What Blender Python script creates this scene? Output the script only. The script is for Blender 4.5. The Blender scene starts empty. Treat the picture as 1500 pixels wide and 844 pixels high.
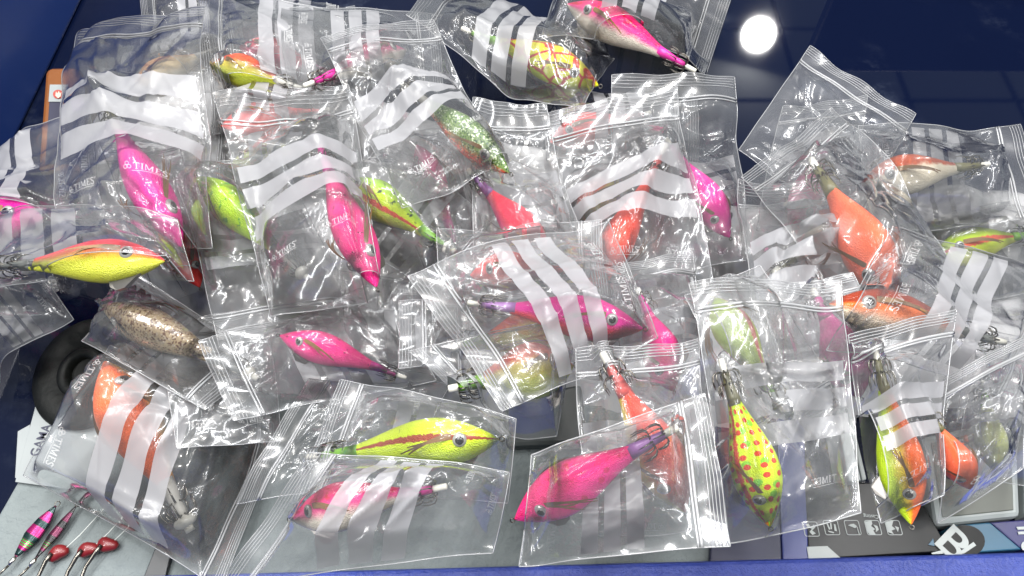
import bpy, math, random
import numpy as np
from mathutils import Vector, Matrix, Euler

# ------------------------------------------------------------------ camera, world, light, exposure
SC = bpy.context.scene
COL = SC.collection
PITCH, ROLL, CAMZ, FPX = math.radians(58), math.radians(0.0), 0.475, 1091.0
CAMP = Vector((0.0, -0.272, CAMZ))
cd = bpy.data.cameras.new('camera'); cam = bpy.data.objects.new('camera', cd); COL.objects.link(cam)
cd.sensor_width = 36; cd.lens = 36 * FPX / 1500; cd.clip_start = 0.01; cd.clip_end = 50
CROT = (Euler((math.pi / 2 - PITCH, 0, 0)).to_matrix() @ Matrix.Rotation(ROLL, 3, 'Z'))
cam.matrix_world = Matrix.Translation(CAMP) @ CROT.to_4x4()
SC.camera = cam

def ray(px, py):
    return CROT @ Vector(((px - 750) / FPX, -(py - 422) / FPX, -1.0))
def at(px, py, z=0.0):
    d = ray(px, py); t = (z - CAMP.z) / d.z
    return CAMP + d * t

w = bpy.data.worlds.new('World'); SC.world = w; w.use_nodes = True
bg = w.node_tree.nodes['Background']; bg.inputs[0].default_value = (0.86, 0.94, 1.0, 1); bg.inputs[1].default_value = 0.23

def lamp(name, loc, radius, watts, target=None, col=(1, 0.97, 0.93)):
    l = bpy.data.lights.new(name, 'AREA'); l.shape = 'DISK'; l.size = radius * 2; l.energy = watts; l.color = col
    o = bpy.data.objects.new(name, l); COL.objects.link(o); o.location = loc
    if target is not None:
        o.rotation_euler = (Vector(target) - Vector(loc)).to_track_quat('-Z', 'Y').to_euler()
    return o
# the round downlight mirrored in the glossy tray floor: its place follows from the mirror
d0 = ray(1111, 51); P0 = at(1111, 51, 0.0); r0 = Vector((d0.x, d0.y, -d0.z))
LZ = 2.35; lamp_pos = P0 + r0 * (LZ / r0.z)
path = (P0 - CAMP).length + (lamp_pos - P0).length
lamp('downlight', lamp_pos, 27 / FPX * path * 0.79, 9.5, P0)
for (lx, ly, lr, pw) in [(-1.5, -0.7, .10, 10), (-0.55, -0.55, .10, 10), (0.5, -0.75, .10, 10), (1.5, -0.6, .10, 10),
                         (-1.7, 0.5, .10, 11), (-0.75, 0.65, .10, 11), (0.22, 0.8, .10, 10), (1.25, 0.55, .10, 11),
                         (-1.15, 1.55, .10, 12), (-2.2, 1.6, .10, 12), (2.4, 0.9, .1, 12), (-0.28, 1.45, .10, 11)]:
    lamp('downlight', (lx, ly, 2.35), lr * .8, pw * .75, (0, 0, 0))

def add_streak_light(loc, rz, lx, ly, watts):  # unseen strip lights, added to draw long streak highlights on the film
    l = bpy.data.lights.new('added_streak_light', 'AREA'); l.shape = 'RECTANGLE'; l.size = lx; l.size_y = ly; l.energy = watts; l.color = (.97, .98, 1)
    o = bpy.data.objects.new('added_streak_light', l); COL.objects.link(o); o.location = loc; o.rotation_euler = (0, 0, rz); return o
add_streak_light((-.9, 1.05, 2.4), .2, 1.2, .10, 22)
add_streak_light((-.15, .25, 2.4), 1.35, 1.2, .10, 20)
add_streak_light((.95, .15, 2.4), .5, 1.2, .10, 20)
add_streak_light((-1.3, -.3, 2.4), 1.2, 1.2, .10, 20)
SC.view_settings.view_transform = 'Standard'; SC.view_settings.look = 'None'
SC.view_settings.exposure = 0.42; SC.view_settings.gamma = 1.0; SC.view_settings.use_curve_mapping = False
cy = SC.cycles
cy.transparent_max_bounces = 48; cy.max_bounces = 10; cy.diffuse_bounces = 3; cy.glossy_bounces = 3; cy.transmission_bounces = 4
cy.caustics_reflective = False; cy.caustics_refractive = False; cy.sample_clamp_indirect = 3.0; cy.sample_clamp_direct = 12.0
cy.use_denoising = True
try: cy.denoiser = 'OPENIMAGEDENOISE'; cy.denoising_prefilter = 'ACCURATE'
except Exception: pass

RNG = np.random.default_rng(7)
random.seed(7)

# ------------------------------------------------------------------ helpers
def lin(c):
    return tuple(((v / 255) / 12.92 if v / 255 <= .04045 else ((v / 255 + .055) / 1.055) ** 2.4) for v in c)
def link(o, parent=None):
    COL.objects.link(o)
    if parent is not None: o.parent = parent
    return o
def mesh_obj(name, verts, faces, mat=None, parent=None, smooth=True):
    me = bpy.data.meshes.new(name); me.from_pydata([tuple(v) for v in verts], [], faces)
    if smooth: me.polygons.foreach_set('use_smooth', [True] * len(me.polygons))
    if mat: me.materials.append(mat)
    me.update()
    return link(bpy.data.objects.new(name, me), parent)
def tag(o, label=None, cat=None, group=None, kind=None):
    if label: o['label'] = label
    if cat: o['category'] = cat
    if group: o['group'] = group
    if kind: o['kind'] = kind
    return o
def empty(name, loc=(0, 0, 0)):
    o = bpy.data.objects.new(name, None); o.empty_display_size = .01; link(o); o.location = loc; return o

class Nodes:
    def __init__(s, name):
        s.m = bpy.data.materials.new(name); s.m.use_nodes = True; s.t = s.m.node_tree; s.t.nodes.clear()
        s.out = s.t.nodes.new('ShaderNodeOutputMaterial')
    def n(s, ty, **kw):
        nd = s.t.nodes.new(ty)
        for k, v in kw.items(): setattr(nd, k, v)
        return nd
    def l(s, a, b): s.t.links.new(a, b)
    def math(s, op, a, b=None, c=None, clamp=False):
        nd = s.n('ShaderNodeMath', operation=op); nd.use_clamp = clamp
        for i, v in enumerate((a, b, c)):
            if v is None: continue
            if isinstance(v, (int, float)): nd.inputs[i].default_value = v
            else: s.l(v, nd.inputs[i])
        return nd.outputs[0]
    def mix(s, f, a, b):
        nd = s.n('ShaderNodeMix', data_type='RGBA')
        for i, v in ((0, f), (6, a), (7, b)):
            if isinstance(v, (int, float)): nd.inputs[i].default_value = v
            elif isinstance(v, tuple): nd.inputs[i].default_value = (*v[:3], 1)
            else: s.l(v, nd.inputs[i])
        return nd.outputs[2]
    def noise(s, scale, detail=2, vec=None, rough=.5):
        nd = s.n('ShaderNodeTexNoise'); nd.inputs['Scale'].default_value = scale; nd.inputs['Detail'].default_value = detail
        nd.inputs['Roughness'].default_value = rough
        if vec is not None: s.l(vec, nd.inputs['Vector'])
        return nd.outputs[0]
    def step(s, v, lo, hi):
        nd = s.n('ShaderNodeMapRange', interpolation_type='SMOOTHSTEP')
        s.l(v, nd.inputs[0]); nd.inputs[1].default_value = lo; nd.inputs[2].default_value = hi
        return nd.outputs[0]

def simple(name, col, rough=.5, metal=0., spec=.5, bump=None, var=0.0, varscale=40, coat=0., alpha=None, trans=None):
    N = Nodes(name); b = N.n('ShaderNodeBsdfPrincipled')
    tc = N.n('ShaderNodeTexCoord').outputs['Object']
    c = col
    if var:
        nz = N.noise(varscale, 4, tc); c = N.mix(nz, tuple(v * (1 - var) for v in col), tuple(min(1, v * (1 + var)) for v in col))
        N.l(c, b.inputs['Base Color'])
    else: b.inputs['Base Color'].default_value = (*col, 1)
    b.inputs['Roughness'].default_value = rough; b.inputs['Metallic'].default_value = metal
    b.inputs['Specular IOR Level'].default_value = spec; b.inputs['Coat Weight'].default_value = coat
    if alpha: b.inputs['Alpha'].default_value = alpha
    if bump:
        bp = N.n('ShaderNodeBump'); bp.inputs['Strength'].default_value = bump[1]; bp.inputs['Distance'].default_value = bump[2]
        N.l(N.noise(bump[0], 3, tc), bp.inputs['Height']); N.l(bp.outputs[0], b.inputs['Normal'])
    N.l(b.outputs[0], N.out.inputs[0])
    return N.m

# ------------------------------------------------------------------ plastic film materials
def film_material(name, haze, white=(.92, .93, .95), gloss=1.0, rough=.07, bump=.25, bscale=130, tint=.985, rot=.6):
    N = Nodes(name)
    tr = N.n('ShaderNodeBsdfTransparent'); tr.inputs[0].default_value = (tint, tint, tint, 1)
    df = N.n('ShaderNodeBsdfDiffuse'); df.inputs[0].default_value = (*white, 1)
    tl = N.n('ShaderNodeBsdfTranslucent'); tl.inputs[0].default_value = (*white, 1)
    m1 = N.n('ShaderNodeMixShader'); m1.inputs[0].default_value = .35; N.l(df.outputs[0], m1.inputs[1]); N.l(tl.outputs[0], m1.inputs[2])
    m2 = N.n('ShaderNodeMixShader'); N.l(tr.outputs[0], m2.inputs[1]); N.l(m1.outputs[0], m2.inputs[2])
    tc = N.n('ShaderNodeTexCoord').outputs['Object']
    if haze < .5:
        f = N.math('MULTIPLY', N.noise(22, 3, tc), haze * 2.0)
        N.l(f, m2.inputs[0])
    else: m2.inputs[0].default_value = haze
    gl = N.n('ShaderNodeBsdfGlossy'); gl.inputs['Roughness'].default_value = rough; gl.inputs[0].default_value = (1, 1, 1, 1)
    gl2 = N.n('ShaderNodeBsdfGlossy'); gl2.inputs['Roughness'].default_value = rough + .16; gl2.inputs[0].default_value = (1, 1, 1, 1)
    gm = N.n('ShaderNodeMixShader'); gm.inputs[0].default_value = .22; N.l(gl.outputs[0], gm.inputs[1]); N.l(gl2.outputs[0], gm.inputs[2])
    fr = N.n('ShaderNodeFresnel'); fr.inputs[0].default_value = 1.5
    bp = N.n('ShaderNodeBump'); bp.inputs['Strength'].default_value = bump; bp.inputs['Distance'].default_value = .002
    mp = N.n('ShaderNodeMapping'); mp.inputs['Scale'].default_value = (1, .10, 1); mp.inputs['Rotation'].default_value = (0, 0, rot); N.l(tc, mp.inputs[0])
    N.l(N.noise(bscale, 2, mp.outputs[0]), bp.inputs['Height'])
    N.l(bp.outputs[0], gl.inputs['Normal']); N.l(bp.outputs[0], fr.inputs['Normal'])
    ff = N.math('MULTIPLY', fr.outputs[0], 1.9 * gloss, clamp=True)
    m3 = N.n('ShaderNodeMixShader'); N.l(ff, m3.inputs[0]); N.l(m2.outputs[0], m3.inputs[1]); N.l(gm.outputs[0], m3.inputs[2])
    N.l(m3.outputs[0], N.out.inputs[0])
    return N.m
M_FILMS = [film_material('clear_polythene_film', .050, rough=.05, gloss=1.05, bump=.13, bscale=80, rot=r_) for r_ in (.5, 1.4, 2.2, 2.9)]
M_FILM = M_FILMS[0]
M_PRINT = film_material('white_printed_band', .80, white=(.45, .45, .47), rough=.25, gloss=.5)
M_ZIP = film_material('zip_ridge_plastic', .40, rough=.10, bump=.05)
M_SEAM = film_material('heat_sealed_seam', .38, rough=.12, bump=.1)
M_LOGO = film_material('white_logo_ink', .42, white=(.95, .95, .95), rough=.4, gloss=.3)

# ------------------------------------------------------------------ setting: the navy tray
def navy(name, base, rough, smudge):
    N = Nodes(name); b = N.n('ShaderNodeBsdfPrincipled'); tc = N.n('ShaderNodeTexCoord').outputs['Object']
    b.inputs['Roughness'].default_value = rough; b.inputs['Specular IOR Level'].default_value = .5
    n1 = N.noise(2.2, 3, tc); n2 = N.noise(26, 6, tc, .7); n3 = N.noise(7, 3, tc)
    msk = N.math('MULTIPLY', N.step(n3, .52, .72), N.step(n2, .42, .75))
    c = N.mix(n1, tuple(v * .75 for v in base), tuple(v * 1.3 for v in base))
    c = N.mix(N.math('MULTIPLY', msk, smudge), c, (.30, .36, .48))
    N.l(c, b.inputs['Base Color'])
    N.l(N.math('ADD', N.math('MULTIPLY', msk, .18), rough), b.inputs['Roughness'])
    N.l(b.outputs[0], N.out.inputs[0]); return N.m
M_FLOOR = navy('navy_gloss_plastic', (.0020, .0042, .017), .035, .16)
M_WALL = navy('navy_wall_plastic', (.010, .026, .115), .30, .10)
def slab(name, x0, x1, y0, y1, z0, z1, mat, kind=None, bevel=0.0, parent=None):
    v = [(x, y, z) for z in (z0, z1) for x, y in ((x0, y0), (x1, y0), (x1, y1), (x0, y1))]
    f = [(3, 2, 1, 0), (4, 5, 6, 7), (0, 1, 5, 4), (1, 2, 6, 5), (2, 3, 7, 6), (3, 0, 4, 7)]
    o = mesh_obj(name, v, f, mat, parent, smooth=False)
    if bevel:
        m = o.modifiers.new('bevel', 'BEVEL'); m.width = bevel; m.segments = 3
    if kind: o['kind'] = kind
    return o
slab('tray_floor', -.9, 1.1, -.26, .80, -.012, 0, M_FLOOR, 'structure')
lw = slab('tray_wall_left', -.014, .0, -.26, .80, 0.0005, .13, M_WALL, 'structure', .004)
lw.location = (-.425, 0, 0); lw.rotation_euler = (0, -.16, 0)
slab('tray_wall_back', .350, 1.0, .425, .44, 0.0005, .150, navy('dark_navy_plastic', (.004, .009, .035), .3, .05), 'structure', .003)

# suspended ceiling whose tiles are mirrored in the tray floor
M_TILE = simple('ceiling_tile_board', (.62, .66, .66), .8)
ceil = slab('ceiling', -.2, 4.6, 1.6, 6.4, 2.50, 2.52, simple('ceiling_grid_dark', (.03, .03, .035), .6), 'structure')
t0 = None
for a_ in range(8):
    for b_ in range(8):
        x_, y_ = -.17 + .6 * a_, 1.63 + .6 * b_
        if t0 is None: t0 = slab('tile', 0, .565, 0, .565, -.012, -.001, M_TILE, None, 0, ceil); t = t0
        else: t = t0.copy(); COL.objects.link(t); t.parent = ceil
        t.location = (x_, y_, 2.50)

# front rim of the tray: pebbled blue plastic
def rim_mat():
    N = Nodes('pebbled_blue_plastic'); b = N.n('ShaderNodeBsdfPrincipled'); tc = N.n('ShaderNodeTexCoord').outputs['Object']
    n1 = N.noise(420, 3, tc); n2 = N.noise(1300, 2, tc)
    c = N.mix(n1, (.014, .030, .20), (.045, .075, .36)); N.l(c, b.inputs['Base Color']); b.inputs['Roughness'].default_value = .42
    bp = N.n('ShaderNodeBump'); bp.inputs['Strength'].default_value = .6; bp.inputs['Distance'].default_value = .0012
    N.l(N.math('ADD', n1, N.math('MULTIPLY', n2, .5)), bp.inputs['Height']); N.l(bp.outputs[0], b.inputs['Normal'])
    N.l(b.outputs[0], N.out.inputs[0]); return N.m
RZ = .034
ra, rb = at(380, 838, RZ), at(1500, 808, RZ)
dv = (rb - ra).normalized(); nvv = Vector((dv.y, -dv.x, 0))
a0 = ra - dv * .6; b0 = rb + dv * .4
vs = []
prof = [(0.0, -.034), (0.0, -.003), (.0012, -.0008), (.003, 0), (.03, .0005), (.06, 0), (.06, -.034)]
for p in (a0, b0):
    for (o_, dz) in prof: vs.append(p + nvv * o_ + Vector((0, 0, dz)))
k = len(prof)
rim = mesh_obj('tray_rim', vs, [(i, i + 1, k + i + 1, k + i) for i in range(k - 1)] + [tuple(range(k))[::-1], tuple(range(k, 2 * k))], rim_mat(), smooth=False)
rim['kind'] = 'structure'

# ------------------------------------------------------------------ height map of the pile
X0, Y0, RES = -.75, -.30, .0025
NX, NY = 640, 340
GX, GY = np.meshgrid(X0 + RES * np.arange(NX), Y0 + RES * np.arange(NY))
H = np.zeros((NY, NX))
def raise_poly(pts, z):
    m = np.ones_like(H, bool); n = len(pts)
    area = sum(pts[i][0] * pts[(i + 1) % n][1] - pts[(i + 1) % n][0] * pts[i][1] for i in range(n))
    sg = 1 if area > 0 else -1
    for i in range(n):
        (xa, ya), (xb, yb) = pts[i][:2], pts[(i + 1) % n][:2]
        m &= sg * ((xb - xa) * (GY - ya) - (yb - ya) * (GX - xa)) >= 0
    H[m] = np.maximum(H[m], z)
def window(xs, ys, pad):
    i0 = max(0, int((min(xs) - pad - X0) / RES)); i1 = min(NX, int((max(xs) + pad - X0) / RES) + 2)
    j0 = max(0, int((min(ys) - pad - Y0) / RES)); j1 = min(NY, int((max(ys) + pad - Y0) / RES) + 2)
    return i0, i1, j0, j1
def cone(E, slope, it):
    E = E.copy()
    for _ in range(it):
        k = slope * RES; P = np.pad(E, 1, mode='edge')
        a = np.maximum(np.maximum(P[:-2, 1:-1], P[2:, 1:-1]), np.maximum(P[1:-1, :-2], P[1:-1, 2:])) - k
        b = np.maximum(np.maximum(P[:-2, :-2], P[2:, 2:]), np.maximum(P[2:, :-2], P[:-2, 2:])) - k * 1.414
        E = np.maximum(E, np.maximum(a, b))
    return E
def blur(E, n):
    for _ in range(n):
        P = np.pad(E, 1, mode='edge')
        E = (P[:-2, 1:-1] + P[2:, 1:-1] + P[1:-1, :-2] + P[1:-1, 2:] + 2 * E) / 6
    return E
def sample(A, i0, j0, x, y):
    fx = np.clip((x - X0) / RES - i0, 0, A.shape[1] - 1.001); fy = np.clip((y - Y0) / RES - j0, 0, A.shape[0] - 1.001)
    ix = np.asarray(fx).astype(int); iy = np.asarray(fy).astype(int); tx = fx - ix; ty = fy - iy
    return (A[iy, ix] * (1 - tx) * (1 - ty) + A[iy, ix + 1] * tx * (1 - ty) + A[iy + 1, ix] * (1 - tx) * ty + A[iy + 1, ix + 1] * tx * ty)

raise_poly([(p.x, p.y) for p in (a0, b0, b0 + nvv * .06, a0 + nvv * .06)], RZ)
# ------------------------------------------------------------------ flat goods lying at the bottom of the tray
def px_prism(name, pxs, z0, z1, mat, parent=None, bevel=.0008, raise_h=True):
    pts = [at(x, y, z1) for x, y in pxs]; n = len(pts)
    ar = sum(pts[i].x * pts[(i + 1) % n].y - pts[(i + 1) % n].x * pts[i].y for i in range(n))
    if ar < 0: pts = pts[::-1]
    v = [(p.x, p.y, z0) for p in pts] + [(p.x, p.y, z1) for p in pts]
    f = [tuple(range(n))[::-1], tuple(range(n, 2 * n))] + [(i, (i + 1) % n, n + (i + 1) % n, n + i) for i in range(n)]
    o = mesh_obj(name, v, f, mat, parent, smooth=False)
    if bevel:
        m = o.modifiers.new('bevel', 'BEVEL'); m.width = bevel; m.segments = 2
    if raise_h: raise_poly([(p.x, p.y) for p in pts], z1)
    return o
def ngon(cx, cy_, rx, ry, n=20, rot=0):
    return [(cx + rx * math.cos(t) * math.cos(rot) - ry * math.sin(t) * math.sin(rot), cy_ + rx * math.cos(t) * math.sin(rot) + ry * math.sin(t) * math.cos(rot)) for t in [2 * math.pi * i / n for i in range(n)]]
def tube(name, pts, r, mat, parent=None, sides=6, taper=None):
    V = []; F = []
    P = [Vector(p) for p in pts]; up = Vector((.13, .21, .97))
    for i, p in enumerate(P):
        t = (P[min(i + 1, len(P) - 1)] - P[max(i - 1, 0)]).normalized()
        a = t.cross(up); a = a.normalized() if a.length > 1e-6 else Vector((1, 0, 0)); b = t.cross(a)
        rr = r if taper is None else r * taper[i]
        for k in range(sides):
            an = 2 * math.pi * k / sides; V.append(p + (a * math.cos(an) + b * math.sin(an)) * rr)
    for i in range(len(P) - 1):
        for k in range(sides):
            F.append((i * sides + k, i * sides + (k + 1) % sides, (i + 1) * sides + (k + 1) % sides, (i + 1) * sides + k))
    F.append(tuple(range(sides))[::-1]); F.append(tuple((len(P) - 1) * sides + k for k in range(sides)))
    if name is None: return V, F
    return mesh_obj(name, V, F, mat, parent)
def text_mesh(txt, shear=0):
    cu = bpy.data.curves.new('lettering', 'FONT'); cu.body = txt; cu.align_x = 'CENTER'; cu.align_y = 'CENTER'; cu.shear = shear; cu.offset = 0.012
    o = bpy.data.objects.new('lettering', cu); COL.objects.link(o)
    dg = bpy.context.evaluated_depsgraph_get(); dg.update()
    me = bpy.data.meshes.new_from_object(o.evaluated_get(dg)); bpy.data.objects.remove(o); return me
def px_text(name, txt, p0, p1, z, size, mat, parent, mirror=False):
    """flat lettering on a surface at height z, running from pixel p0 to p1 (baseline direction), cap height 'size'"""
    me = text_mesh(txt); a = at(*p0, z); b = at(*p1, z); d = b - a
    xs = [v.co.x for v in me.vertices]; wd = max(xs) - min(xs)
    o = link(bpy.data.objects.new(name, me), parent)
    sx = d.length / wd; c = (a + b) / 2
    o.location = (c.x, c.y, z); o.rotation_euler = (0, 0, math.atan2(d.y, d.x)); o.scale = (sx, size / .7, 1)
    me.materials.clear(); me.materials.append(mat); return o

M_FOAM = simple('dimmed_white_foam', (.165, .19, .19), .75, bump=(160, .7, .004), var=.10, varscale=60)  # white foam greyed: the light falloff at the front is put into the colour
M_CARDW = simple('dimmed_white_card', (.24, .26, .26), .5, var=.05)  # white card painted grey to stand in for the dimmer light here
M_BLACK = simple('black_plastic', (.010, .012, .014), .28, var=.3)
M_BLACKC = simple('black_card', (.006, .0065, .0065), .30, spec=.2, var=.3, varscale=15)
M_BLUEC = simple('royal_blue_print', (.022, .034, .17), .35, var=.08)
M_NAVYC = simple('navy_print', (.008, .010, .045), .35)
M_TEALC = simple('teal_print', (.022, .10, .17), .35, var=.08)
M_WHITEP = simple('dimmed_white_print', (.40, .43, .42), .45)  # white ink greyed in the colour, standing in for weaker light
M_GREYP = simple('grey_plastic', (.30, .32, .32), .35, var=.1, varscale=20)
M_INK = simple('dark_navy_ink', (.012, .014, .04), .5)
M_STEEL = simple('dark_steel_wire', (.16, .15, .13), .28, metal=1.0)
M_STEELB = simple('bright_steel', (.55, .53, .48), .25, metal=1.0)

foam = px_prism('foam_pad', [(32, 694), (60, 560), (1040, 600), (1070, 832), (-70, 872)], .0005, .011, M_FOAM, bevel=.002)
# finely subdivided so that the foam surface undulates
tag(foam, 'white dimpled foam sheet lying under the jigs at the tray front', 'foam sheet')
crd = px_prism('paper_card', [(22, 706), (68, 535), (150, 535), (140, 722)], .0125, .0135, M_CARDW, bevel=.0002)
tag(crd, 'white paper card with bold navy letters under the black spool', 'card')
px_text('printed_lettering', 'GAMA', (50, 668), (70, 622), .0139, .0062, M_INK, crd)
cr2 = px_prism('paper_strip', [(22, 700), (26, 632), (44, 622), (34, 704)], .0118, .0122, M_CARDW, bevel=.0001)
tag(cr2, 'narrow grey paper strip peeking out beside the lettered white card', 'paper')

# black round spool
M_SPOOL = simple('worn_black_plastic', (.006, .007, .006), .55, var=.5, varscale=90, bump=(300, .3, .001), spec=.3)
sp = empty('line_spool', at(128, 548, .02)); tag(sp, 'round black plastic spool lying on the white lettered card', 'spool')
def lathe(name, prof, mat, parent, n=40, arc=None):
    V = []; F = []
    for (r, z) in prof:
        for k in range(n): V.append((r * math.cos(2 * math.pi * k / n), r * math.sin(2 * math.pi * k / n), z))
    for i in range(len(prof) - 1):
        for k in range(n): F.append((i * n + k, i * n + (k + 1) % n, (i + 1) * n + (k + 1) % n, (i + 1) * n + k))
    return mesh_obj(name, V, F, mat, parent)
lathe('flange', [(.0001, .002), (.018, .002), (.022, .005), (.030, .0065), (.0365, .006), (.038, .004), (.038, 0), (.036, -.004), (.0001, -.004)], M_SPOOL, sp, 56)
lathe('hub', [(.010, .0022), (.010, .0075), (.012, .009), (.015, .009), (.017, .0075), (.017, .0022)], M_SPOOL, sp, 40)
sp.rotation_euler = (.12, -.25, .3)
c = at(128, 548, .02); raise_poly([(c.x + .024 * math.cos(t), c.y + .024 * math.sin(t)) for t in [i * math.pi / 6 for i in range(12)]], .014)
bx = px_prism('black_case', [(120, 470), (300, 440), (330, 600), (150, 560)], .0005, .010, M_BLACK, bevel=.002)
tag(bx, 'flat black plastic case under the brown glitter lure', 'case')
bx2 = px_prism('grey_case', [(735, 585), (852, 560), (862, 650), (742, 655)], .0115, .019, simple('charcoal_plastic', (.035, .042, .042), .35, var=.2), bevel=.003)
tag(bx2, 'dark charcoal plastic case below the empty bag corner', 'case')

# metal jigs and assist hooks on the foam
def jig_mat(name, dark):
    N = Nodes(name); b = N.n('ShaderNodeBsdfPrincipled'); g = N.n('ShaderNodeTexCoord').outputs['Generated']
    sx = N.n('ShaderNodeSeparateXYZ'); N.l(g, sx.inputs[0])
    wv = N.math('SINE', N.math('MULTIPLY', sx.outputs[0], 22))
    c = N.mix(N.step(wv, .0, .5), (.30, .012, .11), (.012, .03, .03))
    gr = N.math('MULTIPLY', N.step(sx.outputs[0], .68, .70), N.math('SUBTRACT', 1, N.step(sx.outputs[0], .80, .82)))
    fine = N.step(N.math('SINE', N.math('MULTIPLY', sx.outputs[0], 150)), -.2, .2)
    c = N.mix(N.math('MULTIPLY', gr, fine), c, (.03, .42, .05))
    if dark: c = N.mix(.75, c, (.02, .012, .014))
    N.l(c, b.inputs['Base Color']); b.inputs['Metallic'].default_value = .55; b.inputs['Roughness'].default_value = .25
    N.l(b.outputs[0], N.out.inputs[0]); return N.m
def metal_jig(p0, p1, wd, label, dark):
    a, b = at(*p0, .015), at(*p1, .015); d = b - a; L = d.length
    root = empty('metal_jig', (a.x, a.y, .0155)); root.rotation_euler = (0, 0, math.atan2(d.y, d.x)); tag(root, label, 'metal jig', 'metal jigs on the foam sheet')
    V = []; F = []; n, m = 16, 12
    for i in range(n + 1):
        s = i / n; r = wd * (np.interp(s, [0, .06, .3, .6, .85, 1], [.12, .3, .8, 1, .55, .25]))
        for k in range(m):
            an = 2 * math.pi * k / m; V.append((s * L, r * math.cos(an), .34 * r * math.sin(an)))
    for i in range(n):
        for k in range(m): F.append((i * m + k, i * m + (k + 1) % m, (i + 1) * m + (k + 1) % m, (i + 1) * m + k))
    F += [tuple(range(m)), tuple(n * m + k for k in range(m))]
    mesh_obj('body', V, F, jig_mat('jig_foil', dark), root)
    ring = [(-.0016 + .0016 * math.cos(t), .0016 * math.sin(t), 0) for t in [i * 2 * math.pi / 14 for i in range(15)]]
    tube('nose_ring', ring, .0003, M_STEEL, root, 5)
    tube('swivel', [(L, 0, 0), (L + .002, .0004, 0), (L + .004, 0, .0003), (L + .006, .0003, 0)], .0014, M_STEELB, root, 8, [.5, 1, .9, .4])
    tube('hook_line', [(L + .006, 0, 0), (L + .011, -.001, 0), (L + .017, -.004, -.001), (L + .03, -.007, -.001)], .0007, M_STEEL, root, 6)
metal_jig((82, 742), (24, 815), .0056, 'pink and black banded metal jig with one green patch on foam', False)
metal_jig((112, 742), (54, 817), .0033, 'narrow dark metal jig lying edge-on beside the green-patched jig', True)
M_RED = simple('red_rubber', (.17, .010, .012), .35, coat=.3)
for i, (p, txt) in enumerate([((85, 810), 'red headed hook next to the dark narrow metal jig'), ((129, 805), 'middle one of three red headed hooks on the foam sheet'), ((157, 798), 'red headed hook beside the bag with the white bead tail')]):
    c = at(*p, .0145); root = empty('bead_hook', (c.x, c.y, .0145)); tag(root, txt, 'fish hook', 'red headed hooks on the foam sheet')
    V = []; F = []; n, m = 10, 14
    for a in range(n + 1):
        th = math.pi * a / n
        for k in range(m):
            ph = 2 * math.pi * k / m; lump = 1 + .16 * math.sin(2 * ph + i) * math.sin(th) + .1 * math.cos(3 * ph)
            V.append((.0058 * lump * math.sin(th) * math.cos(ph), .005 * lump * math.sin(th) * math.sin(ph), .0035 * math.cos(th)))
    for a in range(n):
        for k in range(m): F.append((a * m + k, a * m + (k + 1) % m, (a + 1) * m + (k + 1) % m, (a + 1) * m + k))
    mesh_obj('bead', V, F, M_RED, root)
    tube('shank', [(-.0015, -.001, .0035), (-.004, -.005, .003), (-.006 - .001 * i, -.013, .002), (-.0065 - .0015 * i, -.022, .001), (-.006, -.034, .0005)], .0011, M_STEEL, root, 7, [1.3, 1.2, 1, 1, 1])
    tube('leader', [(.004, .002, .001), (.010, .010, .0005), (.014, .018, -.001), (.024, .035, -.002)], .00035, simple('leader_line', (.55, .58, .55), .4), root, 5)
wed = px_prism('black_strip', [(208, 850), (232, 790), (250, 815), (240, 850)], .0115, .015, M_BLACK, bevel=.0006)
tag(wed, 'black pointed plastic strip on foam near the red headed hooks', 'strip')

# printed product boxes on the right of the tray
pb = empty('printed_box', at(1180, 780, .0)); tag(pb, 'black and royal blue printed box with fishing icons behind the rim', 'box')
pbo = pb.location.copy()
def on(parent, o): o.location = o.location - parent.location; return o
ZB = .016
on(pb, px_prism('navy_panel', [(1050, 560), (1135, 560), (1146, 826), (1040, 828)], .0005, ZB, M_NAVYC, pb))
on(pb, px_prism('blue_panel', [(1135.6, 560), (1176, 560), (1185, 820), (1146.6, 822)], .0005, ZB, M_BLUEC, pb))
on(pb, px_prism('black_panel', [(1176.6, 707), (1335, 707), (1392, 808), (1185.6, 820)], .0005, ZB, M_BLACKC, pb))
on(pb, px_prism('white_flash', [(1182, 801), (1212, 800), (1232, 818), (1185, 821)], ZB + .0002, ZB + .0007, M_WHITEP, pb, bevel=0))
def rrect_line(cx, cy_, wx, wy, z, parent, fill=False):
    c = at(cx, cy_, z); sc = (at(cx + 1, cy_, z) - c).length; sy = abs((at(cx, cy_ + 1, z) - c).y)
    hx, hy = wx * sc / 2, wy * sy / 2; r = hx * .28
    def loop(o_):
        P = []
        for (qx, qy, st) in ((hx - r, hy - r, 0), (-hx + r, hy - r, 1), (-hx + r, -hy + r, 2), (hx - r, -hy + r, 3)):
            for j in range(4):
                t = (st + j / 3) * math.pi / 2; P.append((c.x + qx + (r - o_) * math.cos(t), c.y + qy + (r - o_) * math.sin(t), z))
        return P
    A, B = loop(0), loop(sc * 1.0); n = len(A)
    F = [(i, (i + 1) % n, n + (i + 1) % n, n + i) for i in range(n)]
    if fill: F = [tuple(range(n))]
    return mesh_obj('icon_frame', A + B, F, M_WHITEP, parent, smooth=False), c, sc, sy
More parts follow.
